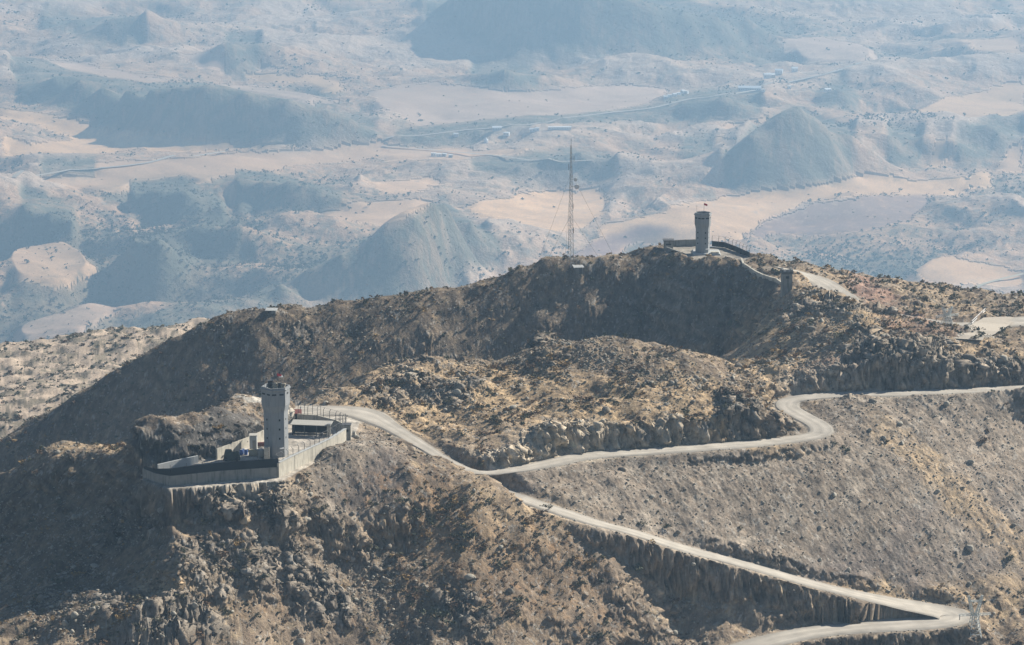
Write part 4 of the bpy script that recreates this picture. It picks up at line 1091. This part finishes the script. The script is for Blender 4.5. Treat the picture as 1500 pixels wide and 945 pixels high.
t = shed('equipment_hut', 'small grey equipment hut at the foot of the lattice mast', 'hut', hb, R(10), 2.0, 1.8, 1.6, M_conc, M_conc2, openf=False)
MB().box((.4, -.03, .7), (.6, .06, 1.3)).build('door', M_steeld, t)
hb = V3(P(397, 454, 791)); hb.z = gz(hb.x, hb.y)
t = shed('hut', 'tiny pale-roofed hut low on the left crest of the far hill', 'hut', hb, R(-5), 2.2, 1.6, .7, M_conc, M_conc2, openf=False)
MB().box((-.4, -.02, .4), (.6, .06, .7)).build('door', M_dark, t)

# ------------------------------------------------------------------ power pylons
def pylon(label, base, H, rz=0, s=1.0):
    t = thing('power_pylon', label, 'pylon', base, rz, 'lattice power pylons')
    def tru(name, A0, A1, w0, w1, n, parent=t, r=.08):
        A0 = Vector(A0); A1 = Vector(A1); d = (A1 - A0).normalized(); x = d.cross(Vector((0, 1, .01))).normalized(); y = d.cross(x)
        c = [(1, 1), (-1, 1), (-1, -1), (1, -1)]; m = MB()
        for i in range(n):
            for k in range(4):
                k2 = (k + 1) % 4
                def P_(kk, f): w_ = w0 + (w1 - w0) * f; return A0.lerp(A1, f) + x * c[kk][0] * w_ + y * c[kk][1] * w_
                m.bar(P_(k, i / n), P_(k, (i + 1) / n), r, 4); m.bar(P_(k, i / n), P_(k2, (i + 1) / n), r * .6, 3); m.bar(P_(k, (i + 1) / n), P_(k2, (i + 1) / n), r * .6, 3)
        return m.build(name, M_pylon, parent)
    tru('body', (0, 0, -.3), (0, 0, H * .5), 1.05, .5, 6)
    tru('arm', (-.3, 0, H * .5), (-1.25, 0, H), .25, .14, 6); tru('arm', (.3, 0, H * .5), (1.25, 0, H), .25, .14, 6)
    tru('crossarm', (-2.9, 0, H * .52), (2.9, 0, H * .52), .16, .16, 8, r=.04)
    tru('crossarm', (-1.2, 0, H * .86), (1.2, 0, H * .86), .12, .12, 5, r=.04)
    for x in (-2.7, 0, 2.7):
        MB().bar((x, 0, H * .52), (x, 0, H * .52 - .9), .07, 6).build('insulator', M_conc2, t)
    return t
pb_ = hp(1427, 931); pylon('pale lattice power pylon with two upright horns beside the lower road hairpin', pb_, 7.2, R(8))
pb_ = V3(P(1387, 478, 742)); pb_.z = gz(pb_.x, pb_.y); pylon('small distant lattice pylon beside the pale track on the far right ridge', pb_, 3.8, R(25))
# pale pipe rail at the right ridge
a_ = V3(P(1424, 462, 740)); a_.z = gz(a_.x, a_.y); b_ = a_ + Vector((4.8, 14, 1.1)); b_.z = gz(b_.x, b_.y) + 1.0
t = thing('guard_rail', 'pale double guard rail running up over the far right ridge', 'guard rail', a_)
for o_ in (.5, 1.0): MB().bar((0, 0, o_), (b_ - a_) + Vector((0, 0, o_ - .4)), .07).build('rail', M_white, t)
for k in range(6):
    p = (b_ - a_) * k / 5; g_ = gz(a_.x + p.x, a_.y + p.y) - a_.z
    MB().bar((p.x, p.y, g_ - .3), (p.x, p.y, p.z + 1.0), .06).build('post', M_steel, t)

# ------------------------------------------------------------------ the valley: road, houses
def draped(name, px, width, m, off=.9, step=14, seed=5, dmin=3700, k_=None):
    width *= k_ or KF; pts = [hit(u, v, dmin) for u, v in px]
    p = np.array(pts); out = []
    line = smooth_line(p, step)
    k = np.convolve(np.pad(line[:, 2], 6, 'edge'), np.ones(13) / 13, 'valid')
    for i in range(len(line)): line[i, 2] = max(k[i], gz(line[i, 0], line[i, 1])) + off
    b = MB(); d = np.gradient(line[:, :2], axis=0); d /= np.linalg.norm(d, axis=1)[:, None] + 1e-9
    vs = []
    for i, q in enumerate(line):
        nx, ny = -d[i, 1] * width / 2, d[i, 0] * width / 2
        vs += [(q[0] - nx, q[1] - ny, q[2]), (q[0] + nx, q[1] + ny, q[2])]
    b.add(vs, [(2 * i, 2 * i + 1, 2 * i + 3, 2 * i + 2) for i in range(len(line) - 1)])
    o = b.build(name, m); tag(o, kind='structure'); return o
M_vroad = mat('pale_valley_road', (.42, .37, .30), .95)
draped('valley_road', [(565, 208), (620, 199), (680, 192), (740, 186), (800, 180), (880, 168), (950, 160), (1010, 147), (1060, 138), (1110, 133), (1160, 122), (1210, 110), (1262, 92)], 5, M_vroad, off=.5)
draped('valley_track', [(870, 238), (790, 236), (720, 228), (640, 222), (560, 216)], 4, M_vroad, seed=6)
draped('valley_track', [(1500, 402), (1450, 415), (1410, 428), (1370, 438)], 4, M_ochre, seed=8)
draped('valley_track', [(20, 262), (90, 258), (150, 248), (230, 236), (330, 224)], 5, M_vroad, seed=9)
draped('track', [(1478, 471), (1455, 478), (1438, 485), (1424, 492), (1412, 499)], 7.5, M_vroad, off=.22, step=1.5, dmin=500, k_=1)
def house(u, v, w, d, h, label, rz=0, gable=True, wallm=None, roofm=None, group='valley buildings'):
    p = hp_far(u, v); p.z -= .4; w *= KF; d *= 1.3; h *= KF
    t = thing('house', label, 'house', p, rz, group)
    MB().box((0, 0, h / 2), (w, d, h)).build('wall', wallm or M_white, t)
    r = MB(); e = .4
    if gable:
        r.add([(-w / 2 - e, -d / 2 - e, h), (w / 2 + e, -d / 2 - e, h), (w / 2 + e, d / 2 + e, h), (-w / 2 - e, d / 2 + e, h), (-w / 2 - e, 0, h + d * .28), (w / 2 + e, 0, h + d * .28)],
              [(3, 2, 1, 0), (0, 1, 5, 4), (2, 3, 4, 5), (0, 4, 3), (1, 2, 5)])
    else:
        r.box((0, 0, h + .2), (w + .8, d + .8, .35))
    r.build('roof', roofm or M_white, t)
    for k in range(max(1, int(w // 4))):
        x = -w / 2 + (k + .5) * w / max(1, int(w // 4))
        MB().box((x, -d / 2 - .02, h * .55), (1.1, .12, 1.2)).build('window', M_dark, t)
    MB().box((w * .5 + .01, 0, 1.1), (.12, 1.1, 2.1)).build('door', M_dark, t)
def hp_far(u, v): return V3(hit(u, v, 3700))
house(1098, 134, 26, 9, 4, 'long low white hall in the far valley above the dark slope', R(-4))
house(1124, 115, 8, 7, 5, 'white house at the left end of the far hamlet', R(10)); house(1131, 114, 6, 6, 4, 'cream house second from the left in the far hamlet', R(30), wallm=M_wall)
house(1141, 110, 9, 7, 4.5, 'white house with a bright roof in the middle of the far hamlet', R(-10)); house(1164, 106, 7, 6, 4.5, 'lone white house at the right end of the far hamlet', R(5))
house(1156, 130, 4, 4, 3, 'tiny white hut below the far hamlet', 0, False); house(1118, 138, 4, 4, 3, 'tiny white hut at the right end of the long low hall', 0, False)
house(1212, 134, 8, 5, 3, 'small white house on the edge of the dark triangular slope', R(30))
house(635, 229, 5, 5, 3.5, 'white flat-roofed house at the left of the middle valley hamlet', 0, False); house(643, 230, 4.5, 5, 3.2, 'white house second from the left in the middle valley hamlet', R(20), False)
house(651, 230, 4, 4, 3, 'grey house third from the left in the middle valley hamlet', R(-20), False, M_conc); house(660, 231, 4, 4, 3, 'grey house at the right end of the middle valley hamlet', R(5), False, M_conc)
house(668, 202, 5, 4, 3, 'small pale house beside the valley road on the left', 0); house(728, 191, 10, 6, 3.5, 'wide white house just below the valley road', R(8))
house(742, 201, 6, 5, 3.5, 'bright white house right of the small white cone roof', R(-15), False); house(780, 193, 6, 4, 3, 'left of two pale sheds below the valley road', 0); house(787, 193, 4, 4, 3, 'right of two pale sheds below the valley road', 0)
house(820, 190, 24, 5, 3, 'long narrow white greenhouse below the valley road', R(6), False)
for i, (u, v) in enumerate([(975, 146), (981, 143), (988, 141), (994, 140), (1000, 137), (1006, 137)]):
    house(u, v, 4.5, 4, 3, ['first', 'second', 'third', 'fourth', 'fifth', 'sixth'][i] + ' from the left of the row of white houses along the valley road', R(i * 13), i % 2 == 0, group='row of small white houses on the valley road')
t = thing('tent', 'small white conical tent in the middle valley', 'tent', hp_far(712, 210)); MB().rings([(4.0, -.3), (3.8, 3.4), (.1, 9.0)], 10).build('canvas', M_white, t); MB().bar((0, 0, 8.8), (0, 0, 10), .15).build('pole', M_steeld, t)

# ------------------------------------------------------------------ plants and stones
def np_mesh(name, v, f, m, mats=None):
    me = bpy.data.meshes.new(name); k = f.shape[1]
    me.vertices.add(len(v)); me.vertices.foreach_set('co', v.astype(f32).ravel())
    me.loops.add(f.size); me.loops.foreach_set('vertex_index', f.astype(np.int32).ravel())
    me.polygons.add(len(f)); me.polygons.foreach_set('loop_start', np.arange(0, f.size, k, dtype=np.int32))
    for q in (m if isinstance(m, (list, tuple)) else [m]): me.materials.append(q)
    if mats is not None: me.polygons.foreach_set('material_index', mats.astype(np.int32))
    me.update(calc_edges=False); return me
def leaf_cloud(seed, n, size, flat=.75, clumps=5):
    """quads scattered through a lumpy dome of radius 1 whose foot is at z = 0, plus a few stems"""
    g = np.random.default_rng(seed)
    cc = g.normal(0, .42, (clumps, 3)); cc[:, 2] = np.abs(cc[:, 2]) * .8 + .35; cr = g.uniform(.32, .6, clumps)
    k = g.integers(0, clumps, n)
    d = g.normal(0, 1, (n, 3)); d /= np.linalg.norm(d, axis=1)[:, None]
    p = cc[k] + d * (cr[k] * g.random(n) ** .4)[:, None]
    p[:, 2] = np.maximum(p[:, 2] * flat, .02)
    a = g.normal(0, 1, (n, 3)); a /= np.linalg.norm(a, axis=1)[:, None]
    b = np.cross(a, g.normal(0, 1, (n, 3))); b /= np.linalg.norm(b, axis=1)[:, None]
    sz = size * g.uniform(.6, 1.4, n)[:, None]
    v = np.stack([p - a * sz - b * sz * .5, p + a * sz - b * sz * .6, p + a * sz * .8 + b * sz * .6, p - a * sz * .9 + b * sz * .5], 1).reshape(-1, 3)
    f = np.arange(4 * n).reshape(n, 4)
    sv = []; sf = []
    for i in range(4):
        t_ = cc[i % clumps]; r_ = .035
        for q in ((0, 0, -.25), (t_[0] * .7, t_[1] * .7, t_[2] * flat)):
            for e in ((-1, -1), (1, -1), (1, 1), (-1, 1)): sv.append((q[0] + e[0] * r_, q[1] + e[1] * r_, q[2]))
        o = len(v) + i * 8
        sf += [(o, o + 1, o + 5, o + 4), (o + 1, o + 2, o + 6, o + 5), (o + 2, o + 3, o + 7, o + 6), (o + 3, o, o + 4, o + 7)]
    return np.r_[v, np.array(sv)], np.r_[f, np.array(sf)]
SHR = [leaf_cloud(100 + i, 90, .14, .7 + .1 * (i % 3), 4 + i % 3) for i in range(6)]
TRE = [leaf_cloud(200 + i, 80, .17, 1.0, 4 + i % 2) for i in range(5)]
for i in range(5): TRE[i][0][:, 2] += .35                    # crown above a bare trunk
def tree_fix(t):
    v, f = t; v = v.copy()
    o = 4 * 80
    for k in range(4): v[o + 8 * k:o + 8 * k + 4, 2] = -.25
    return v, f
TRE = [tree_fix(t) for t in TRE]
def boulder(seed, sub=1):
    b = MB().blob((0, 0, .25), (1, .8, .72), seed, sub)
    return np.array(b.v), np.array(b.f)
BOU = [boulder(300 + i, 1) for i in range(8)]
def pick(weight, n, g):
    w = (weight * cell).ravel(); c = np.cumsum(w, dtype=np.float64); k = np.searchsorted(c, g.random(n) * c[-1])
    i, j = np.unravel_index(np.minimum(k, w.size - 1), weight.shape)
    fi = g.random(n); fj = g.random(n); i1 = np.minimum(i + 1, len(rr) - 1); j1 = np.minimum(j + 1, len(th) - 1)
    r = rr[i] + (rr[i1] - rr[i]) * fi; t = th[j] + (th[j1] - th[j]) * fj
    z = (Z[i, j] * (1 - fi) + Z[i1, j] * fi) * (1 - fj) + (Z[i, j1] * (1 - fi) + Z[i1, j1] * fi) * fj
    return np.c_[r * np.sin(t), r * np.cos(t), z], i, j
cell = (RG * np.gradient(rr)[:, None] * np.gradient(th)[None, :]).astype(f32)
inframe = (np.abs(TG) < R(9.4)) & VIS
free = (1 - np.clip(FLAT * 2, 0, 1)) * (1 - np.clip(VERGE * 1.3, 0, 1))
def merge(name, tmpl, pos, scale, rot, tid, m, mids=None, label=None, cat=None, tilt=None):
    V_ = []; F_ = []; MI = []; off = 0
    for t in range(len(tmpl)):
        for mi in (range(len(m)) if mids is not None else [0]):
            k = np.where((tid == t) & ((mids == mi) if mids is not None else True))[0]
            if not len(k): continue
            v, f = tmpl[t]; c, s_ = np.cos(rot[k])[:, None], np.sin(rot[k])[:, None]
            sx, sy, sz = scale[k, 0:1], scale[k, 1:2], scale[k, 2:3]
            x = v[None, :, 0] * sx; y = v[None, :, 1] * sy
            P3 = np.stack([x * c - y * s_ + pos[k, 0:1], x * s_ + y * c + pos[k, 1:2], v[None, :, 2] * sz + pos[k, 2:3]], -1).reshape(-1, 3)
            FF = (f[None] + (np.arange(len(k)) * len(v))[:, None, None]).reshape(-1, f.shape[1]) + off
            V_.append(P3); F_.append(FF); MI.append(np.full(len(FF), mi)); off += len(P3)
    me = np_mesh(name, np.concatenate(V_), np.concatenate(F_), m, np.concatenate(MI))
    o = link(bpy.data.objects.new(name, me)); tag(o, label, cat, None, 'stuff'); return o
def where_(u, v, r):
    if r > 900: return 'on the sunlit spur below the far hill on the left'
    if r > 735:
        return 'on the long shaded face of the far hill' if u < 1110 else 'on the far ridge right of the small square tower'
    if v < 475 + max(0, (1100 - u)) * .1 and u > 1080: return 'on the knoll above the upper road'
    if u < 200 and v < 700: return 'on the hump at the left edge of the photo'
    lo = 729 + (u - 765) * .29
    if u > 765 and v < lo:
        if v > 690 - max(0, u - 1200) * .45 or u > 1215 and v > 585: return 'on the scree between the two roads'
        return 'on the golden middle ridge above the upper road' if u < 1150 else 'on the rocky cut above the upper road'
    if u > 460 and v < 690 - max(0, (650 - u)) * .45: return 'on the golden middle ridge above the upper road'
    if u < 240: return 'on the dark slope at the lower left'
    if u < 420: return 'on the rocky slope below the front compound'
    if u < 900: return 'on the brown slope right of the front compound'
    return 'on the bank below the lower road' if v > lo else 'beside the lower road'
LM = [('near watchtower', 405, 620), ('black net wall', 300, 690), ('sunlit compound wall', 455, 690), ('guard booth', 508, 635), ('road junction', 700, 692), ('upper road hairpin', 1200, 628),
      ('lower road hairpin', 1395, 900), ('long pale road cut', 930, 640), ('middle rocky knoll', 900, 515), ('small square tower', 1152, 415), ('power pylon', 1427, 900), ('left edge hump', 100, 655),
      ('dark rock mass', 250, 650), ('shadow edge below the wall', 240, 800), ('bottom left outcrop', 150, 910), ('rocky gully at the bottom', 480, 880), ('brown brush patch', 620, 750),
      ('bare brown slope bottom', 800, 900), ('start of the lower road', 765, 730), ('middle of the lower road', 1080, 825), ('dark bank between road legs', 1100, 890), ('middle of the scree', 1050, 740),
      ('golden streak on the scree', 1400, 720), ('right end of the upper road', 1450, 572), ('right knoll top', 1260, 470), ('pale far track', 1430, 480), ('road bend by the knoll', 1155, 590),
      ('left end of the middle ridge', 520, 570), ('hollow behind the middle ridge', 1060, 530), ('lower right edge', 1460, 830)]
LV = [('dark pyramid hill', 640, 350), ('radio mast', 835, 300), ('big tan field', 1180, 275), ('ploughed brown field', 1240, 312), ('right dark pyramid', 1170, 215), ('curved sand band', 200, 215), ('left gullied slopes', 250, 360),
      ('long dark escarpment', 330, 160), ('top dark slope', 850, 40), ('white hamlet', 1135, 115), ('middle hamlet', 650, 230), ('pale round plain', 760, 150), ('small mast-side field', 780, 310), ('far left shoulder', 100, 470),
      ('pyramid hill foot', 450, 430), ('right scrubby slope', 1400, 320), ('right edge field', 1430, 400), ('upper right tan field', 1430, 150), ('far watchtower', 1028, 330), ('upper left corner', 100, 40),
      ('left lower tan patch', 70, 375), ('greenhouse', 820, 195), ('upper middle slopes', 500, 60), ('upper right slopes', 1300, 60)]
def near_lm(u, v, L):
    n_, a, b = min(L, key=lambda q: (q[1] - u) ** 2 + 1.8 * (q[2] - v) ** 2)
    du, dv = u - a, v - b; d = math.hypot(du, dv)
    w_ = 'just ' if d < 28 else 'well ' if d > 85 else ''
    if d < 9: return 'at the ' + n_
    if abs(du) > 2.2 * abs(dv): q = 'left of' if du < 0 else 'right of'
    elif abs(dv) > 2.2 * abs(du): q = 'above' if dv < 0 else 'below'
    else: q = ('above' if dv < 0 else 'below') + ' and ' + ('left of' if du < 0 else 'right of')
    return w_ + q + ' the ' + n_
used = set()
def lab(base, u, v, L):
    a = base + ' ' + near_lm(u, v, L)
    if a in used or len(a.split()) > 16:
        z_ = sorted(L, key=lambda q: (q[1] - u) ** 2 + 1.8 * (q[2] - v) ** 2)
        for k in (1, 2, 3):
            b = base + ' between the ' + z_[0][0] + ' and the ' + z_[k][0]
            if b not in used and len(b.split()) <= 16: a = b; break
    used.add(a); return a
g = np.random.default_rng(99)
nr_ = (RG < 735) & (RG > 520)
clump = sstep(.0, 1.3, samp(T_fbm, GX, GY, 45, .7))
# --- near and middle shrubs
wS = inframe * free * nr_ * (.10 + BRUSH * 1.0 + .25 * ROCK + .35 * GOLD) * (.15 + clump) * (1 - .93 * SCREE) * (1 - .8 * np.clip(CUT, 0, 1))
pos, ii, jj = pick(wS, 2600, g)
sc = (g.lognormal(-.85, .45, len(pos))); sc = np.clip(sc, .2, 1.5)
BIG = [(590, 738, 1.5), (612, 752, 1.2), (545, 742, 1.6), (630, 770, 1.7), (642, 775, 1.2), (688, 790, 2.0), (702, 745, 1.3), (720, 738, 1.4), (640, 905, 2.6), (655, 915, 1.8), (930, 835, 2.2), (945, 838, 1.5), (818, 772, 1.0),
       (850, 858, 1.7), (765, 882, 1.6), (712, 895, 1.2), (800, 745, 1.2), (880, 592, 1.3), (1060, 575, 1.2), (1440, 650, 1.3), (1478, 822, 1.6), (800, 870, 1.2), (505, 738, 1.0), (668, 845, 1.3), (620, 830, 1.4), (735, 830, 1.9),
       (1240, 662, 1.3), (1222, 652, 1.0), (940, 770, 1.1), (975, 772, 1.1), (450, 805, 1.3), (300, 770, 1.3), (385, 850, 1.5), (330, 905, 1.5), (375, 905, 1.2), (260, 880, 1.3), (880, 935, 1.5), (1215, 505, .9), (1330, 575, .7), (570, 722, 1.2), (555, 600, 1.1), (520, 590, 1.0), (760, 575, .9), (1085, 778, 1.0)]
bp_ = np.array([hit(u, v) for u, v, _ in BIG]); pos = np.r_[bp_, pos]; sc = np.r_[np.array([b[2] for b in BIG]) * .8, sc]
kind = g.choice(4, len(pos), p=(.22, .36, .27, .15)); kind[:len(BIG)] = g.choice(3, len(BIG), p=(.5, .25, .25))
uu, vv = proj(pos[:, 0], pos[:, 1], pos[:, 2])
order = np.argsort(-sc / np.hypot(pos[:, 0], pos[:, 1]))
SN = ['dark green shrub', 'dry brown shrub', 'olive shrub', 'golden grass tussock']
sm = [[np_mesh('shrub', SHR[t][0], SHR[t][1], LEAFS[k]) for t in range(6)] for k in range(4)]
tid = g.integers(0, 6, len(pos)); rot = g.random(len(pos)) * 6.28
sh3 = np.stack([sc * g.uniform(.85, 1.2, len(pos)), sc * g.uniform(.85, 1.2, len(pos)), sc * g.uniform(.6, .9, len(pos))], 1)
def size_word(x): return 'large ' if x > 1.15 else 'low '
nsel = 0; sel = []
for k in order:
    if nsel >= 290: break
    if not (2 < uu[k] < 1498 and 2 < vv[k] < 943): continue
    kk = kind[k]; o = bpy.data.objects.new('shrub' if kk < 3 else 'grass_tussock', sm[kk][tid[k]]); link(o)
    o.location = pos[k]; o.scale = sh3[k]; o.rotation_euler = (0, 0, rot[k])
    wh_ = where_(uu[k], vv[k], math.hypot(pos[k, 0], pos[k, 1]))
    shp = 'tall ' if sh3[k, 2] / sh3[k, 0] > .85 else 'flat ' if sh3[k, 2] / sh3[k, 0] < .65 else 'rounded '
    tag(o, shp + size_word(sc[k]) + SN[kk], 'shrub' if kk < 3 else 'tussock', SN[kk] + 's on the near slopes'); o['label'] = lab(o['label'], uu[k], vv[k], LM)
    sel.append(k); nsel += 1
rest = np.setdiff1d(np.arange(len(pos)), sel)
# --- small stuff: shrubs, tussocks everywhere near, and on the far hill and spur
wN = inframe * free * nr_ * (.25 + BRUSH * 1.3 + .35 * GOLD + .35 * ROCK) * (.25 + clump) * (1 - .85 * SCREE) * (1 - .7 * np.clip(CUT, 0, 1))
p2, _, _ = pick(wN, 5500, g); s2 = np.clip(g.lognormal(-1.45, .45, 5500), .12, .7); k2 = g.choice(4, 5500, p=(.06, .34, .2, .4))
wH = inframe * free * ((RG > 735) & (RG < 900)) * (.3 + clump) ; p3, _, _ = pick(wH, 2600, g); s3 = np.clip(g.lognormal(-.95, .45, 2600), .15, 1.1); k3 = g.choice(4, 2600, p=(.2, .38, .3, .12))
wP = inframe * spur * (.25 + clump); p4, _, _ = pick(wP, 900, g); s4 = np.clip(g.lognormal(-.65, .5, 900), .2, 1.4); k4 = g.choice(3, 900, p=(.45, .2, .35))
pa = np.r_[pos[rest], p2, p3, p4]; sa = np.r_[sc[rest], s2, s3, s4]; ka = np.r_[kind[rest], k2, k3, k4]; n_ = len(pa)
s3a = np.stack([sa * g.uniform(.8, 1.2, n_), sa * g.uniform(.8, 1.2, n_), sa * g.uniform(.55, .9, n_)], 1)
SHs = [leaf_cloud(400 + i, 22, .26, .8, 3) for i in range(5)]
merge('scrub', SHs, pa, s3a, g.random(n_) * 6.28, g.integers(0, 5, n_), LEAFS, ka, 'small dry bushes and grass tufts scattered over the near hills', 'scrub')
# --- stones
wB = inframe * free * nr_ * (.05 + ROCK * 1.0 + .06 * SCREE + .5 * np.clip(CUT, 0, 1) + .25 * GOLD) * (.3 + sstep(-.5, 1.2, samp(T_fbm, GX, GY, 38, 2.7)))
pb2, _, _ = pick(wB, 9500, g); sb = np.clip(g.lognormal(-1.75, .5, len(pb2)), .08, 1.3)
ub, vb_ = proj(pb2[:, 0], pb2[:, 1], pb2[:, 2]); od = np.argsort(-sb / np.hypot(pb2[:, 0], pb2[:, 1])); kb = g.choice(2, len(pb2), p=(.6, .4))
bm_ = [[np_mesh('boulder', BOU[t][0], BOU[t][1], m_) for t in range(8)] for m_ in (M_rock, M_rockp)]
tb = g.integers(0, 8, len(pb2)); rb = g.random(len(pb2)) * 6.28
sb3 = np.stack([sb * g.uniform(.8, 1.4, len(sb)), sb * g.uniform(.8, 1.2, len(sb)), sb * g.uniform(.7, 1.3, len(sb))], 1)
selb = []
for k in od:
    if len(selb) >= 290: break
    if not (2 < ub[k] < 1498 and 2 < vb_[k] < 943): continue
    o = bpy.data.objects.new('boulder', bm_[kb[k]][tb[k]]); link(o); o.location = pb2[k]; o.scale = sb3[k]; o.rotation_euler = (g.uniform(-.3, .3), g.uniform(-.3, .3), rb[k])
    wh_ = where_(ub[k], vb_[k], math.hypot(pb2[k, 0], pb2[k, 1])); a_ = ('grey', 'pale')[kb[k]]
    shp = 'tall ' if sb3[k, 2] / sb3[k, 0] > 1.1 else 'flat ' if sb3[k, 2] / sb3[k, 0] < .75 else 'squat '
    tag(o, ('big ' if sb[k] > .75 else 'small ') + shp + a_ + ' boulder', 'boulder', a_ + ' boulders on the near slopes'); o['label'] = lab(o['label'], ub[k], vb_[k], LM); selb.append(k)
rb_ = np.setdiff1d(np.arange(len(pb2)), selb)
BOs = [boulder(330 + i, 0) for i in range(8)]
p5, _, _ = pick(inframe * (1 - np.clip(FLAT * 2, 0, 1)) * (1 - ROADM) * nr_ * (.35 + SCREE * .5 + ROCK + 1.8 * VERGE), 19000, g); s5 = np.clip(g.lognormal(-2.15, .45, 19000), .06, .4)
p6, _, _ = pick(inframe * free * ((RG > 735) & (RG < 900)) * (.3 + clump), 2500, g); s6 = np.clip(g.lognormal(-1.6, .4, 2500), .1, .5)
pc = np.r_[pb2[rb_], p5, p6]; scc = np.r_[sb[rb_], s5, s6]; nb_ = len(pc)
merge('loose_stones', BOs, pc, np.stack([scc * g.uniform(.8, 1.4, nb_), scc, scc * g.uniform(.6, 1.1, nb_)], 1), g.random(nb_) * 6.28, g.integers(0, 8, nb_), [M_rock, M_rockp], g.choice(2, nb_, p=(.6, .4)),
      'loose angular stones strewn over the near slopes', 'stones')
# --- trees: two on the ridge line, many in the valley
def tree(u, v, D, h, label):
    p = V3(P(u, v, D)); p.z = gz(p.x, p.y)
    t = thing('tree', label, 'tree', p)
    MB().bar((0, 0, -.3), (.05, 0, h * .45), .12, 6, .07).bar((0, 0, h * .3), (.4, .2, h * .6), .06, 5, .03).bar((0, 0, h * .3), (-.35, .1, h * .62), .06, 5, .03).build('trunk', M_bark, t)
    v_, f_ = leaf_cloud(int(u), 150, .12, 1.0, 6); v_ = v_ * np.array((h * .32, h * .32, h * .5)) + np.array((0, 0, h * .3))
    c = link(bpy.data.objects.new('crown', np_mesh('crown', v_, f_, LEAFS[0]))); c.parent = t
tree(1287, 416, 796, 2.0, 'small dark tree alone on the far right ridge line'); tree(1398, 438, 789, 1.5, 'tiny dark tree farther right on the ridge line')
tree(1112, 384, 786, 1.6, 'little tree at the right end of the far compound fence')
fw_ = (RG > 3700) & (RG < 8500)
treecl = sstep(.0, 1.5, -samp(T_rf, fX + 60 * samp(T_sm, fX, fY, 1600), fY, 3000)) * 1.2 + sstep(.3, 1.3, samp(T_fbm, fX, fY, 700, .9)) + sstep(.6, 1.6, samp(T_mid, fX, fY, 420, .2)) * .7
wT = inframe * fw_ * (.05 + treecl) * (1 - .93 * FIELD) / (RG / 4800)
# dense scrub on the slopes at the right and the lower left
wT = wT * (1 + 2.5 * (ell(1330, 335, 190, 60) + ell(1230, 190, 130, 30) + ell(260, 350, 250, 70) + ell(620, 400, 200, 50)).astype(f32))
NT = 12000
pt_, _, _ = pick(wT, NT, g); st_ = np.clip(g.lognormal(.32, .5, NT), .5, 4.6)
ut, vt_ = proj(pt_[:, 0], pt_[:, 1], pt_[:, 2]); ot = np.argsort(-st_ / np.hypot(pt_[:, 0], pt_[:, 1]))
tm_ = [np_mesh('tree', TRE[t][0], TRE[t][1], LEAFS[0 if t % 2 == 0 else 2]) for t in range(5)]
tt_ = g.integers(0, 5, NT); seT = []
def vwhere(u, v):
    a = 'left' if u < 500 else 'middle' if u < 1000 else 'right'
    b = 'upper' if v < 160 else 'central' if v < 300 else 'lower'
    return 'in the %s %s part of the hazy valley' % (b, a)
for k in ot:
    if len(seT) >= 280: break
    if not (2 < ut[k] < 1498 and 2 < vt_[k] < 943): continue
    o = bpy.data.objects.new('tree', tm_[tt_[k]]); link(o); o.location = pt_[k]; o.scale = (st_[k], st_[k], st_[k] * .9); o.rotation_euler = (0, 0, float(g.random() * 6.28))
    cw = ('dark green', 'olive')[tt_[k] % 2]
    tag(o, '%s round %s tree %s' % ('large' if st_[k] > 4.2 else 'medium' if st_[k] > 3.4 else 'small', cw, '@'), 'tree', cw + ' trees dotted over the valley'); o['label'] = lab(o['label'].replace(' @', ''), ut[k], vt_[k], LV); seT.append(k)
rt = np.setdiff1d(np.arange(NT), seT)
TRs = [leaf_cloud(500 + i, 14, .42, 1.0, 3) for i in range(4)]
merge('valley_scrub', TRs, pt_[rt], np.repeat(st_[rt][:, None], 3, 1) * np.array((1, 1, .85)), g.random(len(rt)) * 6.28, g.integers(0, 4, len(rt)), LEAFS[:3], g.choice(3, len(rt), p=(.5, .15, .35)),
      'distant trees and bushes dotted over the hazy valley', 'trees')
